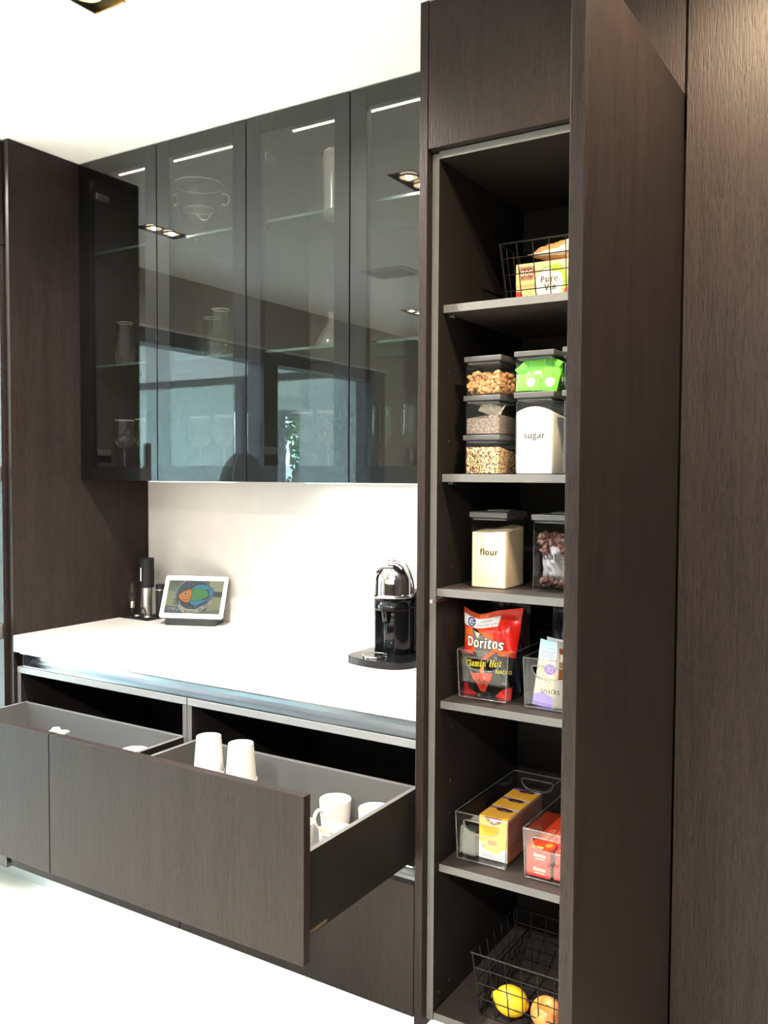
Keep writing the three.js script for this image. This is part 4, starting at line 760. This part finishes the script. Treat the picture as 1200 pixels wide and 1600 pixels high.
// electric wine opener set
{
  const y = YC + 0.006;
  tag(part('opener_tray', bx(-1.560, -1.408, YC + 0.0003, y, 0.048, 0.155, 0.003), blackMatte, scene), 'flat black tray under the wine opener set in the countertop corner', 'tray');
  const t = thing('wine_opener', 'tall black electric wine opener with a steel lower half', 'wine opener', [-1.474, y, 0.098]);
  part('steel_base', lathe([[0.0001, 0], [0.022, 0], [0.0225, 0.002], [0.0225, 0.112], [0.0001, 0.112]], 32), steel, t);
  part('body', lathe([[0.0001, 0.11], [0.027, 0.11], [0.0285, 0.113], [0.0285, 0.216], [0.027, 0.221], [0.0001, 0.222]], 36), blackMatte, t);
  part('button_strip', bx(-0.0022, 0.0022, 0.135, 0.185, 0.0280, 0.0292, 0.002), std([0.75, 0.75, 0.75], 0.3), t);
  const c = thing('foil_cutter', 'arched black foil cutter with two round steel wheels before the wine opener', 'foil cutter', [-1.452, y, 0.138]);
  part('arch', tube([[-0.013, 0.0, 0], [-0.014, 0.02, 0], [-0.008, 0.034, 0], [0, 0.038, 0], [0.008, 0.034, 0], [0.014, 0.02, 0], [0.013, 0, 0]], 0.0028, 30, 8), blackMatte, c);
  part('stem', cyl(0.005, 0.018, 14).translate(0, 0.009, 0.004), blackMatte, c); part('tongue', bx(-0.0045, 0.0045, 0.012, 0.034, -0.001, 0.002, 0.001), steel, c);
  for (const s of [-1, 1]) part('wheel', lathe([[0.0001, 0.004], [0.012, 0.004], [0.014, 0.007], [0.012, 0.011], [0.0001, 0.012]], 24), steel, c, [s * 0.026, 0, 0.002]);
  const p = thing('vacuum_pump', 'short black vacuum pump with a steel band right of the wine opener', 'pump', [-1.430, y, 0.070]);
  part('body', lathe([[0.0001, 0], [0.017, 0], [0.018, 0.003], [0.018, 0.098], [0.0001, 0.098]], 28), blackMatte, p); part('band', lathe([[0.0182, 0.099], [0.0192, 0.099], [0.0192, 0.103], [0.0182, 0.103], [0.0001, 0.103]], 28), steel, p); part('cap', lathe([[0.0185, 0.103], [0.0185, 0.119], [0.017, 0.121], [0.0001, 0.121]], 28), blackMatte, p);
  const a = thing('wine_pourer', 'clear glass wine aerator with a steel collar left of the wine opener', 'aerator', [-1.531, y, 0.118]);
  part('plug', lathe([[0.0001, 0], [0.006, 0], [0.008, 0.030], [0.0001, 0.030]], 20), blackMatte, a); part('collar', lathe([[0.0001, 0.028], [0.0085, 0.028], [0.009, 0.031], [0.0085, 0.054], [0.0001, 0.054]], 24), steel, a);
  part('glass_bulb', lathe([[0.007, 0.054], [0.011, 0.062], [0.0125, 0.078], [0.0105, 0.098], [0.009, 0.112], [0.0055, 0.124], [0.004, 0.124]], 28), crystal, a);
}

// ---------------------------------------------------------------- cups and mugs in the drawers
{
  const cup = thing('paper_cup_stack', 'upside-down stack of white paper cups in the open drawer, left of the two stacks', 'cup stack', [-0.507, 0.534, 0.795], 0, 'paper cup stacks');
  const N = 14, hc = 0.092, st = 0.0128;
  for (let k = 0; k < N; k++) {
    const y = k * st, top = k === N - 1;
    part('paper_cup', lathe([[0.0385, y + 0.004], [0.0405, y + 0.0035], [0.0412, y + 0.0015], [0.0400, y], [0.0382, y + 0.0008], [0.0312, y + hc], ...(top ? [[0.0290, y + hc], [0.0285, y + hc - 0.007], [0.0001, y + hc - 0.0075]] : [[0.0295, y + hc - 0.001]])].map(([r, h], i) => (i < 2 ? [r, h] : [r, h])), 36), paper, cup);
  }
  copyOf(cup, [-0.398, 0.534, 0.797], 1.2, 'upside-down stack of white paper cups in the open drawer, right of the two stacks');
  const mug = thing('mug', 'white mug at the back left of the four mugs in the open drawer', 'mug', [-0.221, 0.534, 0.642], -1.95, 'white mugs');
  part('cup_wall', lathe([[0.0001, 0.0], [0.030, 0.0], [0.032, 0.003], [0.0385, 0.070], [0.0405, 0.104], [0.0398, 0.106], [0.0388, 0.104], [0.0365, 0.070], [0.029, 0.006], [0.0001, 0.005]], 44), white, mug);
  part('handle', tube([[0.0355, 0.082, 0], [0.052, 0.086, 0], [0.062, 0.070, 0], [0.056, 0.046, 0], [0.0345, 0.034, 0]], 0.0048, 26, 10), white, mug);
  copyOf(mug, [-0.103, 0.534, 0.642], -1.95, 'white mug in the back right corner of the open drawer');
  copyOf(mug, [-0.108, 0.534, 0.800], 0.6, 'white mug in front of the back right mug');
  copyOf(mug, [-0.213, 0.534, 0.812], -2.4, 'white mug half hidden behind the right end of the drawer front');
  copyOf(mug, [-0.950, 0.534, 0.640], 2.6, 'single white mug in the left open drawer');
  const d = thing('storage_tub', 'pale grey lidded tub with a round knob in the left open drawer', 'tub', [-1.195, 0.534, 0.725], 0.3);
  part('tub', bx(-0.026, 0.026, 0, 0.132, -0.024, 0.024, 0.008), std([0.42, 0.45, 0.43], 0.5), d); const l = part('lid', bx(-0.030, 0.030, 0.132, 0.142, -0.028, 0.028, 0.004), std([0.46, 0.49, 0.47], 0.45), d); part('knob', lathe([[0.0001, 0.142], [0.012, 0.142], [0.014, 0.146], [0.012, 0.154], [0.0001, 0.155]], 24), std([0.46, 0.49, 0.47], 0.45), l);
}

// ---------------------------------------------------------------- glassware in the wall cabinets
{
  const wall = (pts, t) => { const o = pts.map(([r, y]) => [r, y]), n = pts.slice().reverse().map(([r, y]) => [Math.max(0.0001, r - t), y]); return [...o, ...n]; };
  // cut tumbler
  const tum = thing('cut_glass_tumbler', 'tall cut glass tumbler by the dark side panel on the middle glass shelf', 'glass', [-1.452, 1.8465, 0.215]);
  part('bowl', lathe(wall([[0.026, 0.004], [0.034, 0.014], [0.037, 0.05], [0.034, 0.10], [0.029, 0.155]], 0.0016), 40), crystal, tum);
  part('rim', new THREE.TorusGeometry(0.0284, 0.0009, 6, 36).rotateX(Math.PI / 2), crystalEdge, tum, [0, 0.155, 0]);
  const cuts = []; for (let k = 0; k < 18; k++) { const a = k / 18 * 6.283; for (const s of [-1, 1]) cuts.push(bar([0.031 * Math.cos(a), 0.010, 0.031 * Math.sin(a)], [0.0372 * Math.cos(a + s * 0.35), 0.052, 0.0372 * Math.sin(a + s * 0.35)], 0.0008, 4)); }
  part('cut_pattern', mergeGeometries(cuts), crystalCut, tum); part('thick_base', lathe([[0.0001, 0.0005], [0.025, 0.0005], [0.027, 0.003], [0.026, 0.009], [0.0001, 0.010]], 32), crystalCut, tum);
  [[-0.975, 0.235, 'tall cut glass tumbler on the middle shelf behind the second door, left of a pair'], [-0.884, 0.215, 'tall cut glass tumbler on the middle shelf behind the second door, right of a pair'], [-1.356, 0.15, 'cut glass tumbler behind the gap between first and second glass door'], [-1.110, 0.13, 'cut glass tumbler standing back left behind the second glass door']].forEach(([x, z, l], i) => copyOf(tum, [x, 1.8465, z], i, l));
  // wine glass
  const wg = thing('wine_glass', 'cut crystal wine glass by the dark side panel at the cabinet bottom', 'glass', [-1.475, YU + 0.0185, 0.2]);
  part('bowl', lathe(wall([[0.004, 0.094], [0.022, 0.102], [0.038, 0.125], [0.0425, 0.150], [0.040, 0.178], [0.035, 0.200]], 0.0013), 40), crystal, wg);
  part('rim', new THREE.TorusGeometry(0.0346, 0.0009, 6, 36).rotateX(Math.PI / 2), crystalEdge, wg, [0, 0.200, 0]);
  const cw = []; for (let k = 0; k < 16; k++) { const a = k / 16 * 6.283; for (const s of [-1, 1]) cw.push(bar([0.024 * Math.cos(a), 0.103, 0.024 * Math.sin(a)], [0.0418 * Math.cos(a + s * 0.4), 0.140, 0.0418 * Math.sin(a + s * 0.4)], 0.0008, 4)); }
  part('cut_pattern', mergeGeometries(cw), crystalCut, wg); part('stem', lathe([[0.0055, 0.094], [0.0042, 0.080], [0.0035, 0.05], [0.004, 0.012], [0.012, 0.005], [0.034, 0.0025], [0.034, 0.0008], [0.0001, 0.0006]], 28), crystalCut, wg);
  [[-1.37, 0.20, 'crystal wine glass beside the one nearest the side panel'], [-1.10, 0.2, 'crystal wine glass at the cabinet bottom behind the second door, left one'], [-0.99, 0.2, 'crystal wine glass at the cabinet bottom behind the second door, middle one'], [-0.885, 0.2, 'crystal wine glass at the cabinet bottom behind the second door, right one'], [-0.665, 0.2, 'crystal wine glass at the cabinet bottom behind the third door, left one'], [-0.56, 0.2, 'crystal wine glass at the cabinet bottom behind the third door, right one']].forEach(([x, z, l], i) => copyOf(wg, [x, YU + 0.0185, z], i, l));
  // flared goblets at the right
  const gb = thing('goblet', 'tall goblet with a tapered bowl at the bottom of the right cabinet door, left one', 'glass', [-0.395, YU + 0.0185, 0.16]);
  part('bowl', lathe(wall([[0.003, 0.082], [0.016, 0.086], [0.024, 0.096], [0.033, 0.128], [0.030, 0.215]], 0.0013), 40), crystal, gb); part('stem', lathe([[0.004, 0.083], [0.008, 0.076], [0.004, 0.068], [0.009, 0.060], [0.0035, 0.048], [0.0033, 0.012], [0.012, 0.005], [0.034, 0.0025], [0.034, 0.0008], [0.0001, 0.0006]], 28), crystalCut, gb);
  const gl = []; for (let k = 0; k < 10; k++) { const a = k / 10 * 6.283; gl.push(bar([0.033 * Math.cos(a), 0.128, 0.033 * Math.sin(a)], [0.030 * Math.cos(a), 0.213, 0.030 * Math.sin(a)], 0.0012, 4)); } part('facet', mergeGeometries(gl), crystalCut, gb);
  copyOf(gb, [-0.285, YU + 0.0185, 0.16], 0.3, 'tall goblet with a tapered bowl at the bottom of the right cabinet door, right one');
  // footed urn
  const u = thing('crystal_urn', 'wide footed crystal urn on the upper glass shelf behind the second door', 'vase', [-1.135, 2.2485, 0.165], 0.5);
  part('bowl', lathe(wall([[0.012, 0.052], [0.034, 0.062], [0.062, 0.098], [0.078, 0.150], [0.088, 0.200], [0.086, 0.204]], 0.003), 44), crystal, u);
  part('foot', lathe([[0.012, 0.054], [0.010, 0.040], [0.014, 0.030], [0.011, 0.022], [0.030, 0.010], [0.050, 0.005], [0.050, 0.001], [0.0001, 0.0008]], 36), crystalCut, u);
  part('rim_ring', new THREE.TorusGeometry(0.086, 0.0016, 6, 48).rotateX(Math.PI / 2), crystalEdge, u, [0, 0.204, 0]); part('inner_ring', new THREE.TorusGeometry(0.052, 0.0014, 6, 40).rotateX(Math.PI / 2), crystalEdge, u, [0, 0.120, 0]); part('inner_well', lathe([[0.052, 0.120], [0.046, 0.085], [0.020, 0.064], [0.0001, 0.062]], 36), crystalCut, u);
  for (const s of [-1, 1]) part('scroll_handle', tube([[s * 0.083, 0.175, 0], [s * 0.100, 0.170, 0], [s * 0.104, 0.150, 0], [s * 0.094, 0.136, 0], [s * 0.079, 0.140, 0]], 0.0028, 24, 8), crystalEdge, u);
  // tall cylinder, decanter, flared vase
  const v = thing('tall_vase', 'tall frosted cylinder vase on the upper shelf half behind the third door frame', 'vase', [-0.560, 2.2485, 0.165]);
  part('wall', lathe([[0.0001, 0.003], [0.034, 0.003], [0.038, 0.010], [0.040, 0.20], [0.037, 0.212], [0.036, 0.212], [0.038, 0.2], [0.036, 0.012], [0.0001, 0.010]], 36), phys({ color: [0.85, 0.82, 0.78], transmission: 0.85, thickness: 0, roughness: 0.2, ior: 1.5 }), v);
  const dots = []; for (let k = 0; k < 140; k++) { const a = hash(k, 71) * 6.283, y = 0.085 + 0.115 * hash(k, 72); dots.push(new THREE.IcosahedronGeometry(0.0022, 0).translate(0.040 * Math.cos(a), y, 0.040 * Math.sin(a))); } part('relief', mergeGeometries(dots), crystalCut, v);
  const dc = thing('decanter', 'low wide glass decanter on the middle shelf behind the third door frame', 'decanter', [-0.575, 1.8465, 0.16]);
  part('bulb', lathe(wall([[0.030, 0.001], [0.050, 0.006], [0.053, 0.020], [0.040, 0.052], [0.018, 0.082], [0.012, 0.105], [0.017, 0.120]], 0.0018), 36), crystalCut, dc);
  const fv = thing('flared_vase', 'tall flared crystal vase at the right end of the upper shelf', 'vase', [-0.150, 2.2485, 0.165]);
  part('wall', lathe(wall([[0.028, 0.002], [0.030, 0.02], [0.034, 0.12], [0.052, 0.225], [0.056, 0.232]], 0.003), 36), crystalCut, fv);
}
scene.traverse((o) => { if (o.isMesh) { o.castShadow = true; o.receiveShadow = true; } });
renderer.render(scene, camera);
